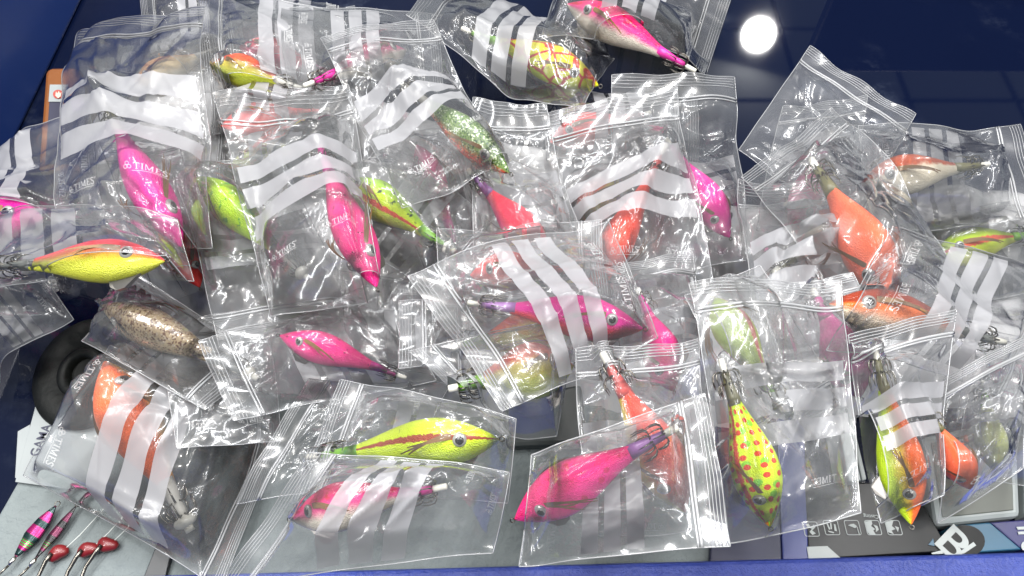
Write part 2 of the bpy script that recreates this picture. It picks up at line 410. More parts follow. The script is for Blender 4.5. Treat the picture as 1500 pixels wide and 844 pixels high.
icon_shapes = [
    [[(-.3, .3), (-.1, .35), (.0, .1), (.25, .3), (.3, .1), (.05, -.1), (.25, -.3), (.0, -.4), (-.15, -.2), (.05, .0), (-.2, .1)]],
    [[(-.3, .3), (-.2, .3), (-.1, -.1), (-.2, -.15)], [(-.05, .3), (.05, .3), (.0, -.1), (-.08, -.1)], [(.2, .25), (.3, .2), (.3, -.25), (.15, -.2)], [(-.3, -.2), (.1, -.3), (.05, -.38), (-.25, -.3)]],
    [[(-.3, .15), (-.1, .22), (.12, .25), (.3, .1), (.15, -.05), (-.05, .05)], [(.26, .05), (.31, .05), (.36, -.45), (.3, -.45)]],
    [[(-.46, .4), (.0, .46), (.0, .25), (-.12, .1), (.1, -.1), (-.05, -.2), (.05, -.46), (-.35, -.46), (-.46, -.3)], [(.05, .2), (.3, .1), (.33, -.15), (.1, -.3), (.15, -.05)]],
    [[(-.46, .4), (.1, .46), (-.1, .1), (.1, -.1), (-.2, -.2), (-.1, -.46), (-.46, -.3)], [(.1, .1), (.35, .0), (.2, -.3)]]]
for i, cx in enumerate([1188, 1218, 1249, 1279, 1309]):
    fo, c, sc, sy = rrect_line(cx, 773 + (i == 0) * 2, 22, 22, ZB + .0004, pb); on(pb, fo)
    for sh in icon_shapes[i]:
        o = mesh_obj('icon', [(c.x + x * 22 * sc, c.y + y * 22 * sy, ZB + .0006) for x, y in sh], [tuple(range(len(sh)))], M_WHITEP, pb, smooth=False); on(pb, o)
on(pb, px_text('printed_word', 'Casting', (1287, 757), (1265, 756), ZB + .0005, .0022, M_WHITEP, pb))

lb = empty('logo_box', at(1420, 790, 0)); tag(lb, 'teal and navy printed box with a big white letter B', 'box')
on(lb, px_prism('teal_panel', [(1392.5, 770), (1450, 765), (1497, 805), (1392.5, 812)], .0005, ZB, M_TEALC, lb))
on(lb, px_prism('navy_panel', [(1450.6, 765), (1560, 757), (1560, 800), (1497.6, 805)], .0005, ZB, simple('indigo_print', (.022, .022, .11), .35), lb))
on(lb, px_prism('black_blob', ngon(1412, 793, 31, 24, 24), ZB + .0002, ZB + .0006, M_BLACKC, lb, bevel=0))
on(lb, px_prism('blue_chip', [(1360, 798), (1367, 789), (1369, 800)], ZB + .0002, ZB + .0007, M_TEALC, lb, bevel=0))
bl = px_text('printed_letter', 'B', (1382, 780), (1408, 814), ZB + .0009, .019, M_WHITEP, lb); on(lb, bl); bl.rotation_euler.z += math.radians(12)
on(lb, px_prism('letter_stroke', [(1402, 811), (1426, 794), (1430, 799), (1412, 811)], ZB + .0009, ZB + .0012, M_WHITEP, lb, bevel=0))
on(lb, px_prism('letter_stroke', [(1364, 810), (1380, 806), (1382, 811), (1366, 812)], ZB + .0009, ZB + .0012, M_WHITEP, lb, bevel=0))
on(lb, px_prism('letter_stroke', [(1489, 772), (1510, 771), (1510, 775), (1491, 776)], ZB + .0004, ZB + .0008, M_WHITEP, lb, bevel=0))
on(lb, px_prism('letter_stroke', [(1491, 779), (1510, 778), (1510, 782), (1492, 783)], ZB + .0004, ZB + .0008, M_WHITEP, lb, bevel=0))
on(lb, px_prism('letter_dot', ngon(1502, 800, 6, 7, 14), ZB + .0004, ZB + .0008, M_WHITEP, lb, bevel=0))

# white-framed clear blister packs
def blister(pxs, label):
    root = empty('blister_pack', at(*pxs[0], 0)); tag(root, label, 'blister pack')
    c = np.mean(np.array(pxs), 0)
    base = on(root, px_prism('card_back', pxs, .0005, .0165, simple('pale_grey_plastic', (.33, .36, .355), .4), root, bevel=.003))
    inner = [tuple(c + (np.array(p) - c) * .84) for p in pxs]
    on(root, px_prism('insert', inner, .0167, .0175, simple('olive_grey_insert', (.11, .12, .10), .4, var=.3, varscale=30), root, bevel=.0004))
blister([(1352, 640), (1490, 610), (1496, 757), (1372, 770)], 'white framed clear blister pack under the orange tipped bag')
blister([(1502, 600), (1600, 590), (1600, 748), (1504, 757)], 'pale grey blister pack beside the right hand white framed pack')
gb = empty('grey_tray', at(1230, 650, 0)); tag(gb, 'pale grey plastic tray edge standing beside the black printed box', 'tray')
on(gb, px_prism('side_wall', [(1224, 600), (1238, 596), (1262, 704), (1244, 705)], .0005, .024, simple('light_grey_plastic', (.42, .45, .45), .35), gb))
on(gb, px_prism('side_lip', [(1239, 597), (1246, 600), (1270, 702), (1263, 704)], .0005, .019, M_WHITEP, gb))

# brown lure case standing in the back-left corner
oc = empty('brown_case', at(85, 190, .0)); tag(oc, 'amber brown plastic case with a red round emblem sticker', 'case')
M_AMB = simple('amber_plastic', (.17, .055, .010), .35, var=.15)
ZC = .030
on(oc, px_prism('shell', [(55, 250), (66, 106), (72, 99), (112, 98), (118, 104), (124, 250)], .0005, ZC, M_AMB, oc, bevel=.003))
on(oc, px_prism('window', [(72, 150), (98, 128), (124, 128), (126, 240), (66, 240)], ZC + .0003, ZC + .001, simple('smoky_window', (.05, .05, .07), .15), oc, bevel=.0002))
on(oc, px_prism('purple_insert', [(104, 148), (122, 140), (124, 160), (106, 164)], ZC + .0013, ZC + .002, simple('purple_foil', (.10, .02, .16), .3), oc, bevel=0))
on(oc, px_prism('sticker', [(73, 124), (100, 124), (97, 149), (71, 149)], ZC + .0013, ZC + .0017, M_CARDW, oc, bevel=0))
on(oc, px_prism('round_emblem', ngon(85, 138, 7.5, 6.5, 20), ZC + .002, ZC + .0023, simple('red_print', (.32, .05, .035), .5), oc, bevel=0))
on(oc, px_prism('emblem_flame', [(81, 140), (82, 134), (84, 137), (86, 133), (88, 137), (90, 135), (89, 141), (85, 144)], ZC + .0025, ZC + .0028, simple('cream_print', (.6, .4, .33), .5), oc, bevel=0))

# ------------------------------------------------------------------ lures
BL = .75                                         # share of the length that is body
def interp(s, tab): return float(np.interp(s, [t[0] for t in tab], [t[1] for t in tab]))
BODY_TAB = [(0, .08), (.03, .22), (.10, .46), (.20, .74), (.32, .95), (.42, 1), (.54, .94), (.68, .74), (.82, .50), (.93, .34), (1, .27)]
def smooth_tab(tab, n=80):
    s = np.linspace(0, 1, n); v = np.interp(s, [t[0] for t in tab], [t[1] for t in tab])
    for _ in range(6): v[1:-1] = (v[:-2] + 2 * v[1:-1] + v[2:]) / 4
    return s, v
SS, SV = smooth_tab(BODY_TAB)
RZB, RYB = .122, .094
def body_mesh():
    V = []; F = []; sa = []; ha = []; pa = []; n, m = 44, 28
    for i in range(n + 1):
        s = i / n; r = float(np.interp(s, SS, SV)); cz = .016 * math.sin(math.pi * s) - .012 * (1 - s) ** 2
        for k in range(m):
            an = 2 * math.pi * k / m; zz = math.sin(an); yy = math.cos(an)
            rz = RZB * r * (.92 if zz > 0 else 1.08)
            V.append((s * BL, RYB * r * yy * (1 - .10 * zz), cz + rz * zz)); sa.append(s); ha.append(zz); pa.append(abs(((an - math.pi / 2 + math.pi) % (2 * math.pi)) - math.pi) * (1 if yy >= 0 else -1))
    for i in range(n):
        for k in range(m): F.append((i * m + k, (i + 1) * m + k, (i + 1) * m + (k + 1) % m, i * m + (k + 1) % m))
    V.append((-.012, 0, V[0][2])); c0 = len(V) - 1; sa.append(0); ha.append(0); pa.append(0)
    F += [(c0, k, (k + 1) % m) for k in range(m)] + [tuple(n * m + k for k in range(m))[::-1]]
    me = bpy.data.meshes.new('lure_body'); me.from_pydata(V, [], F); me.polygons.foreach_set('use_smooth', [True] * len(me.polygons))
    for nm, arr in (('s', sa), ('h', ha), ('p', pa)):
        at_ = me.attributes.new(nm, 'FLOAT', 'POINT'); at_.data.foreach_set('value', arr)
    me.materials.append(M_BLACK); me.update(); return me
def merge(parts):
    V = []; F = []
    for (v, f) in parts:
        o = len(V); V += [tuple(p) for p in v]; F += [tuple(i + o for i in q) for q in f]
    return V, F
def raw_mesh(name, VF, mat, smooth=True):
    me = bpy.data.meshes.new(name); me.from_pydata([tuple(v) for v in VF[0]], [], VF[1]); me.materials.append(mat)
    if smooth: me.polygons.foreach_set('use_smooth', [True] * len(me.polygons))
    me.update(); return me
def crown_mesh(seed, n=11, big=1.0):
    rr = random.Random(seed); parts = []
    for i in range(n):
        an = 2 * math.pi * (i + rr.uniform(-.2, .2)) / n; c, s = math.cos(an), math.sin(an); P = []
        k = rr.uniform(.85, 1.15) * big
        for (x, r) in ((-.02, .010), (.010, .014), (.024, .026), (.024, .042), (.008, .055), (-.022 * k, .060), (-.056 * k, .057)):
            P.append((x, r * c * k, r * s * k))
        parts.append(tube(None, P, .0040, None, None, 5, [1, 1, 1, 1, 1, .8, .3]))
    return raw_mesh('hook_crown', merge(parts), M_STEEL)
def uv_sphere(r, n=10, m=16, sc=(1, 1, 1)):
    V = []; F = []
    for a in range(n + 1):
        th = math.pi * a / n
        for k in range(m): V.append((sc[0] * r * math.sin(th) * math.cos(2 * math.pi * k / m), sc[1] * r * math.sin(th) * math.sin(2 * math.pi * k / m), sc[2] * r * math.cos(th)))
    for a in range(n):
        for k in range(m): F.append((a * m + k, (a + 1) * m + k, (a + 1) * m + (k + 1) % m, a * m + (k + 1) % m))
    return V, F
def fin_mesh(side):
    parts = []; rr = random.Random(3 + side)
    for j in range(4):
        L = rr.uniform(.18, .27); w_ = .011; V = []; F = []
        for i in range(9):
            t = i / 8; x = .19 + t * L; y = side * (.072 + .06 * math.sin(t * 1.9) + .004 * j * t + .015 * t * t * (j % 3)); z = .035 + .014 * j * t - .05 * t * t + .01 * math.sin(j + 3 * t)
            ww = w_ * (1 - .75 * t)
            V += [(x, y, z - ww), (x, y + side * .0015, z + ww)]
        for i in range(8): F.append((2 * i, 2 * i + 2, 2 * i + 3, 2 * i + 1))
        parts.append((V, F))
    return raw_mesh('feather_fin', merge(parts), M_FEATHER)
M_FEATHER = simple('brown_feather', (.24, .13, .05), .5, var=.4, varscale=200)
M_EYEW = simple('eye_silver', (.45, .45, .43), .2, metal=.4, coat=.6); M_PUPIL = simple('black_pupil', (.004, .004, .005), .1, coat=1)
M_BEAD = simple('white_bead', (.72, .70, .62), .3); M_LEAD = simple('lead_keel', (.20, .19, .18), .35, metal=.8)
ME_BODY = body_mesh(); ME_CROWNS = [crown_mesh(1), crown_mesh(2, 10, 1.12), crown_mesh(5, 9, .95)]
ME_EYE = raw_mesh('eye', uv_sphere(.034, 8, 16, (1, .55, 1)), M_EYEW)
ME_PUP = raw_mesh('pupil', uv_sphere(.022, 6, 14, (1, .5, 1)), M_PUPIL)
ME_FIN = {1: fin_mesh(1), -1: fin_mesh(-1)}
ME_TUBE = raw_mesh('tail_tube', tube(None, [(.90, 0, -.004), (.95, 0, -.004), (1.015, 0, -.004), (1.02, 0, -.004)], .017, None, None, 12, [1.1, 1, .95, .7]), M_BEAD)
bdv, bdf = uv_sphere(.042, 10, 16, (.85, 1, 1)); cyv, cyf = tube(None, [(.03, 0, 0), (.062, 0, 0)], .017, None, None, 10)
ME_BEAD = raw_mesh('tail_bead', ([(x + .965, y, z) for x, y, z in bdv] + [(x + .965, y, z) for x, y, z in cyv], bdf + [tuple(i + len(bdv) for i in f) for f in cyf]), M_BEAD)
ME_RING = raw_mesh('line_eye', tube(None, [(-.022 + .012 * math.cos(t), 0, -.012 + .012 * math.sin(t)) for t in [i * 2 * math.pi / 12 for i in range(13)]], .0032, None, None, 5), M_STEEL)
kv = []; kp = [(.10, -.070), (.13, -.105), (.17, -.155), (.21, -.168), (.25, -.150), (.27, -.115)]
for y in (-.011, .011): kv += [(x, y * (.4 if i in (0, 5) else 1), z) for i, (x, z) in enumerate(kp)]
ME_KEEL = raw_mesh('keel_weight', (kv, [(5, 4, 3, 2, 1, 0), (6, 7, 8, 9, 10, 11)] + [(i, (i + 1) % 6, 6 + (i + 1) % 6, 6 + i) for i in range(6)]), M_LEAD, False)
STEM_TAB = [(.72, .034), (.78, .030), (.84, .024), (.90, .021), (.935, .019)]
ME_STEM = raw_mesh('tail_stem', tube(None, [(x, 0, .002 - .006 * (x - .72) / .2) for x, r in STEM_TAB], 1.0, None, None, 12, [r for x, r in STEM_TAB]), M_BLACK)

def lure_mat(name, dorsal, side, belly, spots=None, mottle=None, stripe=None, dots=None, glitter=None, tail=None, split=(-.45, .15, .75), rough=.34):
    N = Nodes(name); b = N.n('ShaderNodeBsdfPrincipled'); tc = N.n('ShaderNodeTexCoord').outputs['Object']
    h = N.n('ShaderNodeAttribute', attribute_name='h').outputs['Fac']; s = N.n('ShaderNodeAttribute', attribute_name='s').outputs['Fac']
    nz = N.noise(9, 4, tc, .6); fine = N.noise(60, 3, tc, .65)
    hh = N.math('ADD', h, N.math('MULTIPLY', N.math('SUBTRACT', nz, .5), .5)); hh = N.math('ADD', hh, N.math('MULTIPLY', N.math('SUBTRACT', fine, .5), .25))
    c = N.mix(N.step(hh, split[0] - .3, split[0] + .3), lin(belly), lin(side))
    c = N.mix(N.step(hh, split[1] - .1, split[2]), c, lin(dorsal))
    if mottle:
        col, sc, th, hmin = mottle
        mk = N.math('MULTIPLY', N.step(N.noise(sc, 5, tc, .7), th, th + .06), N.step(h, hmin - .1, hmin + .25)); c = N.mix(mk, c, lin(col))
    if stripe:
        for (col, h0, wd) in stripe:
            dd = N.math('ABSOLUTE', N.math('SUBTRACT', N.math('ADD', h, N.math('MULTIPLY', N.math('SUBTRACT', fine, .5), .30)), h0))
            c = N.mix(N.math('SUBTRACT', 1, N.step(dd, wd * .75, wd * 1.15)), c, lin(col))
    if dots:
        for (col, sc, th, rnd) in dots:
            cb = N.n('ShaderNodeCombineXYZ'); N.l(N.math('MULTIPLY', s, .75), cb.inputs[0]); N.l(N.math('MULTIPLY', N.n('ShaderNodeAttribute', attribute_name='p').outputs['Fac'], .095), cb.inputs[1])
            vo = N.n('ShaderNodeTexVoronoi', voronoi_dimensions='2D'); vo.inputs['Scale'].default_value = sc; vo.inputs['Randomness'].default_value = rnd; N.l(cb.outputs[0], vo.inputs['Vector'])
            dd = N.math('ADD', vo.outputs['Distance'], N.math('MULTIPLY', N.math('SUBTRACT', fine, .5), .10))
            c = N.mix(N.math('SUBTRACT', 1, N.step(dd, th * .85, th * 1.1)), c, lin(col))
    if spots:        # a net of lines
        col, sc, th = spots
        vo = N.n('ShaderNodeTexVoronoi', feature='DISTANCE_TO_EDGE'); vo.inputs['Scale'].default_value = sc; N.l(tc, vo.inputs['Vector'])
        dd = N.math('ADD', vo.outputs['Distance'], N.math('MULTIPLY', N.math('SUBTRACT', fine, .5), .10))
        c = N.mix(N.math('SUBTRACT', 1, N.step(dd, th * .8, th * 1.2)), c, lin(col))
    if glitter:
        vo = N.n('ShaderNodeTexVoronoi'); vo.inputs['Scale'].default_value = glitter[0]; N.l(tc, vo.inputs['Vector'])
        hs = N.n('ShaderNodeSeparateXYZ'); N.l(vo.outputs['Color'], hs.inputs[0])
        c = N.mix(N.step(hs.outputs[0], .80, .86), c, lin(glitter[1])); c = N.mix(N.math('SUBTRACT', 1, N.step(hs.outputs[1], .16, .22)), c, lin(glitter[2]))
        mm = N.math('MULTIPLY', N.step(hs.outputs[0], .80, .86), .7); N.l(mm, b.inputs['Metallic'])
        bp2 = N.n('ShaderNodeBump'); bp2.inputs['Strength'].default_value = .6; bp2.inputs['Distance'].default_value = .01; N.l(hs.outputs[2], bp2.inputs['Height']); N.l(bp2.outputs[0], b.inputs['Normal'])
    mp = N.n('ShaderNodeMapping'); mp.inputs['Scale'].default_value = (6, 60, 60); N.l(tc, mp.inputs[0])
    vr = N.math('MULTIPLY', N.step(N.noise(1.0, 4, mp.outputs[0], .7), .35, .75), .10)
    dk = N.n('ShaderNodeMix', data_type='RGBA', blend_type='MULTIPLY'); N.l(vr, dk.inputs[0]); N.l(c, dk.inputs[6]); N.l(c, dk.inputs[7]); c = dk.outputs[2]
    N.l(c, b.inputs['Base Color']); b.inputs['Roughness'].default_value = rough; b.inputs['Coat Weight'].default_value = .25; b.inputs['Coat Roughness'].default_value = .15
    if not glitter:
        bp = N.n('ShaderNodeBump'); bp.inputs['Strength'].default_value = .5; bp.inputs['Distance'].default_value = .008
        N.l(N.math('ADD', N.noise(170, 2, tc), N.math('MULTIPLY', N.noise(14, 3, tc), .9)), bp.inputs['Height']); N.l(bp.outputs[0], b.inputs['Normal'])
    N.l(b.outputs[0], N.out.inputs[0]); return N.m
MG = (232, 14, 148); PK = (250, 40, 140); CR = (255, 66, 62); YG = (214, 240, 10); OR = (255, 100, 32); WH = (226, 216, 200)
LM = {
 'magenta': lure_mat('magenta_cloth', (226, 10, 150), MG, (240, 30, 160)),
 'hotpink': lure_mat('hot_pink_cloth', (244, 30, 140), PK, (252, 60, 160)),
 'pinkblack': lure_mat('pink_black_fleck_cloth', (240, 30, 130), (246, 40, 140), (250, 90, 160), mottle=((70, 8, 46), 26, .60, -.2)),
 'pinkred': lure_mat('pink_red_back_cloth', (240, 18, 120), (252, 34, 150), (255, 56, 165), mottle=((205, 8, 72), 30, .56, .45), dots=[((225, 20, 110), 11, .20, 1.)]),
 'pinkwhite': lure_mat('pink_white_belly_cloth', (236, 20, 110), (248, 70, 150), WH, split=(-.15, .3, .7), mottle=((205, 10, 40), 22, .52, .35)),
 'magred': lure_mat('magenta_red_belly_cloth', (222, 14, 140), (225, 20, 150), (226, 16, 50), split=(-.3, .3, .8)),
 'redpink': lure_mat('red_cloth', (235, 22, 60), (244, 28, 76), (240, 20, 120), split=(-.2, .2, .8)),
 'red': lure_mat('coral_red_cloth', (250, 56, 54), (252, 62, 60), (255, 92, 84)),
 'orangered': lure_mat('orange_red_cloth', (250, 70, 44), (253, 66, 48), (255, 90, 60)),
 'coral': lure_mat('coral_orange_cloth', (255, 112, 66), (255, 108, 70), (250, 120, 90)),
 'orange': lure_mat('orange_yellow_cloth', (255, 112, 48), (255, 108, 50), (250, 178, 40), split=(-.2, .3, .8)),
 'rainbow': lure_mat('coral_to_lime_cloth', (252, 66, 84), (250, 128, 62), (210, 214, 66), split=(-.05, .15, .6)),
 'coralyellow': lure_mat('coral_yellow_cloth', (255, 86, 66), (255, 110, 60), (240, 206, 30), split=(-.05, .1, .5)),
 'limeorange': lure_mat('lime_orange_back_cloth', (254, 110, 36), (244, 206, 24), (206, 238, 22), split=(-.2, .1, .55)),
 'lime': lure_mat('lime_green_cloth', (176, 214, 10), (200, 244, 16), (222, 130, 30), split=(-.78, .2, .8), mottle=((96, 176, 14), 14, .54, -.4)),
 'limestripe': lure_mat('lime_brown_stripe_cloth', (206, 226, 16), YG, (196, 232, 20), stripe=[((160, 60, 24), .34, .15)], mottle=((24, 60, 16), 34, .60, .55)),
 'limedot': lure_mat('lime_red_dot_cloth', (220, 246, 10), (214, 240, 10), (220, 236, 60), stripe=[((218, 60, 14), -.30, .13)], dots=[((140, 218, 20), 9.3, .20, .6), ((222, 58, 8), 15, .25, .35)]),
 'limenet': lure_mat('yellow_red_net_cloth', (236, 226, 14), (226, 228, 16), (206, 226, 40), spots=((198, 50, 22), 9, .075)),
 'limered': lure_mat('lime_red_line_cloth', (176, 206, 30), (206, 226, 40), (220, 228, 80), stripe=[((226, 84, 46), .15, .20)]),
 'yelorange': lure_mat('yellow_orange_back_cloth', (240, 92, 40), (226, 206, 50), (208, 222, 60), split=(-.3, .15, .55), mottle=((222, 60, 30), 26, .50, .3)),
 'limedark': lure_mat('lime_black_fleck_cloth', (150, 190, 20), (204, 228, 24), (214, 222, 60), stripe=[((220, 70, 30), -.25, .14)], mottle=((28, 54, 16), 20, .55, .1)),
 'palelime': lure_mat('pale_lime_cloth', (196, 204, 110), (206, 214, 120), (216, 214, 176)),
 'brownglit': lure_mat('brown_glitter_cloth', (168, 146, 114), (186, 168, 136), (200, 188, 162), mottle=((96, 70, 44), 16, .55, .1), glitter=(120, (235, 216, 190), (96, 60, 36))),
 'greenglit': lure_mat('green_glitter_cloth', (98, 124, 66), (116, 140, 76), (240, 84, 64), split=(-.30, .2, .8), glitter=(120, (214, 226, 190), (40, 74, 40))),
 'rustwhite': lure_mat('rust_white_cloth', (168, 66, 24), (226, 214, 190), (228, 220, 204), split=(-.6, .25, .55), mottle=((186, 78, 26), 20, .5, .3)),
 'rustorange': lure_mat('rust_orange_white_cloth', (160, 54, 20), (244, 120, 50), (222, 204, 180), split=(-.35, .2, .45), mottle=((110, 40, 18), 18, .58, .4)),
 'white': lure_mat('off_white_cloth', (206, 200, 188), (216, 212, 204), (222, 220, 214)),
 'cream': lure_mat('cream_orange_cloth', (222, 156, 96), (226, 200, 150), (222, 212, 188)),
}
STEMC = {k: v for k, v in {'green': simple('green_stem', (.18, .42, .03), .35), 'pink': simple('pink_stem', (.62, .03, .28), .35), 'purple': simple('purple_stem', (.30, .13, .36), .3), 'white': simple('milky_stem', (.55, .53, .48), .35), 'olive': simple('olive_stem', (.16, .15, .07), .35), 'coral': simple('coral_stem', (.75, .10, .09), .35), 'grey': simple('smoke_stem', (.18, .19, .18), .25)}.items()}

LURE_GROUP = 'squid lures in zip bags'; BAG_GROUP = 'clear zip bags piled in the tray'
def inst(name, me, parent, mat=None):
    o = bpy.data.objects.new(name, me); link(o, parent)
    if mat is not None:
        o.material_slots[0].link = 'OBJECT'; o.material_slots[0].material = mat
    return o
def thick(L): return 1.02 * (.4 * L + .6 * .112)
def build_lure(nose, tail, roll, mat, stem, tip, fat, label, seed):
    a = (tail - nose); L = a.length; a.normalize(); up = Vector((0, 0, 1)); S = up.cross(a).normalized(); U = a.cross(S).normalized()
    r = math.radians(roll); D = U * math.cos(r) + S * math.sin(r); Yv = D.cross(a)
    root = empty('squid_lure'); tag(root, label, 'fishing lure', LURE_GROUP)
    M = Matrix((a, Yv, D)).transposed().to_4x4(); M.translation = nose
    root.matrix_world = M @ Matrix.Diagonal((L, thick(L) * fat, thick(L) * fat, 1))
    inst('body', ME_BODY, root, LM[mat])
    inst('tail_stem', ME_STEM, root, STEMC[stem])
    c1 = inst('hook_crown', ME_CROWNS[seed % 3], root); c1.location = (.835, 0, 0)
    c2 = inst('hook_crown', ME_CROWNS[(seed + 1) % 3], root); c2.location = (.915, 0, -.003); c2.rotation_euler = (.4, 0, 0)
    inst('tail_tube' if tip == 'tube' else 'tail_bead', ME_TUBE if tip == 'tube' else ME_BEAD, root)
    for sd in (1, -1):
        e = inst('eye', ME_EYE, root); e.location = (.155, sd * .066, .018); e.rotation_euler = (0, 0, sd * .35)
        p = inst('pupil', ME_PUP, e); p.location = (0, sd * .0105, 0)
        f = inst('feather_fin', ME_FIN[sd], root)
    inst('line_eye', ME_RING, root); inst('keel_weight', ME_KEEL, root)
    return root

# ------------------------------------------------------------------ logo glyphs (serif word, three rings, underline), unit cap height
def logo_polys():
    R = []
    def box(x0, y0, x1, y1): R.append([(x0, y0), (x1, y0), (x1, y1), (x0, y1)])
    def para(x0, y0, x1, y1, w_): R.append([(x0, y0), (x0 + w_, y0), (x1 + w_, y1), (x1, y1)])
    def ring(cx, cy_, r, w_, n=12):
        for i in range(n):
            t0, t1 = 2 * math.pi * i / n, 2 * math.pi * (i + 1) / n
            R.append([(cx + rr * math.cos(t), cy_ + rr * math.sin(t)) for rr, t in ((r, t0), (r, t1), (r - w_, t1), (r - w_, t0))])
    x = 0
    ring(.30, .33, .30, .09); ring(.86, .33, .30, .09); ring(.58, .80, .30, .09); x = 1.45
    box(x, .88, x + .8, 1); box(x + .33, .08, x + .48, .88); box(x + .2, 0, x + .6, .08); box(x, .72, x + .07, .88); box(x + .73, .72, x + .8, .88); x += .95
    box(x + .1, .08, x + .25, .92); box(x, 0, x + .35, .08); box(x, .92, x + .35, 1); x += .5
    box(x + .06, .08, x + .14, 1); box(x, 0, x + .22, .08); box(x + .78, .08, x + .93, 1); box(x + .68, 0, x + 1.02, .08); para(x + .44, .05, x + .06, 1, .13); para(x + .42, .05, x + .78, 1, .13); x += 1.15
    box(x + .08, .08, x + .23, .92); box(x, 0, x + .62, .09); box(x, .91, x + .6, 1); box(x + .23, .46, x + .5, .54); box(x + .55, .09, x + .62, .25); box(x + .53, .76, x + .6, .91); x += .75
    sp_ = [(.50, .80), (.42, .92), (.25, .96), (.09, .86), (.08, .70), (.22, .57), (.40, .46), (.50, .30), (.44, .12), (.27, .04), (.10, .08), (.03, .24)]
    for (p, q) in zip(sp_[:-1], sp_[1:]):
        d = Vector((q[0] - p[0], q[1] - p[1])); nn = Vector((-d.y, d.x)).normalized() * .06; e = d.normalized() * .02
        R.append([(x + p[0] - e.x + nn.x, p[1] - e.y + nn.y), (x + p[0] - e.x - nn.x, p[1] - e.y - nn.y), (x + q[0] + e.x - nn.x, q[1] + e.y - nn.y), (x + q[0] + e.x + nn.x, q[1] + e.y + nn.y)])
    x += .65
    ring(x + .14, .86, .15, .06, 8); x += .3
    n = 14
    for i in range(n): box(1.2 + (x - 1.5) * i / n, -.28, 1.2 + (x - 1.5) * (i + 1) / n, -.20)
    return R, x
LOGO, LOGOW = logo_polys()

# ------------------------------------------------------------------ bags
STRIPES = [(.385, .468), (.498, .581), (.611, .694)]
ZIPV = .135
def axis_values(n, cuts):
    v = sorted(set(list(np.linspace(0, 1, n)) + cuts)); out = [v[0]]
    for x in v[1:]:
        if x - out[-1] < .35 / n and x not in cuts:
            continue
        if x - out[-1] < .35 / n and out[-1] not in cuts and len(out) > 1: out[-1] = x
        else: out.append(x)
    return np.array(out)
VV = axis_values(108, [c for s in STRIPES for c in s])
UU = axis_values(70, [.035, .965])
NU, NV = len(UU), len(VV)
UG, VG = np.meshgrid(UU, VV)
def tri(x): return 2 * np.abs(x - np.floor(x + .5)) - .5
def sheet_faces():
    j, i = np.meshgrid(np.arange(NV - 1), np.arange(NU - 1), indexing='ij'); b = (j * NU + i).ravel()
    return np.stack([b, b + 1, b + NU + 1, b + NU], 1)
FACES = sheet_faces()
PRINT_FACE = np.zeros((NV - 1, NU - 1), int)
for (s0, s1) in STRIPES:
    jm = ((VV[:-1] + VV[1:]) / 2 > s0) & ((VV[:-1] + VV[1:]) / 2 < s1); im = ((UU[:-1] + UU[1:]) / 2 > .035) & ((UU[:-1] + UU[1:]) / 2 < .965)
    PRINT_FACE[np.ix_(jm, im)] = 1
PRINT_FACE = PRINT_FACE.ravel()
def sheet(name, Z, X, Y, root, printed):
    me = bpy.data.meshes.new(name); co = np.stack([X.ravel(), Y.ravel(), Z.ravel()], 1)
    nv, nf = len(co), len(FACES)
    me.vertices.add(nv); me.vertices.foreach_set('co', co.ravel().astype(np.float32))
    fc = FACES if AREA_SIGN > 0 else FACES[:, ::-1]
    me.loops.add(nf * 4); me.loops.foreach_set('vertex_index', fc.ravel().astype(np.int32))
    me.polygons.add(nf); me.polygons.foreach_set('loop_start', (np.arange(nf) * 4).astype(np.int32)); 
    me.polygons.foreach_set('use_smooth', np.ones(nf, bool))
    me.materials.append(M_FILMS[(BAGNO + (name == 'back_film') * 2) % 4])
    if printed:
        me.materials.append(M_PRINT); me.polygons.foreach_set('material_index', PRINT_FACE.astype(np.int32))
    me.update(calc_edges=True); me.validate()
    return link(bpy.data.objects.new(name, me), root)
def solve(px, py, E, i0, j0, add):
    z = .03
    for _ in range(7):
        p = at(px, py, z); z = .5 * z + .5 * (float(sample(E, i0, j0, p.x, p.y)) + add)
    return at(px, py, z)
AREA_SIGN = 1
def rows_tube(X, Y, Z, v, r, off, u0=0., u1=1.):
    us = np.linspace(u0, u1, 30); fj = np.interp(v, VV, np.arange(NV)); j = min(int(fj), NV - 2); t = fj - j
    f = lambda A: np.interp(us, UU, A[j] * (1 - t) + A[j + 1] * t)
    return tube(None, list(zip(f(X), f(Y), f(Z) + off)), r, None, None, 5)
def edge_tube(X, Y, Z, idx, r):
    return tube(None, [(X[q], Y[q], Z[q]) for q in idx], r, None, None, 4)

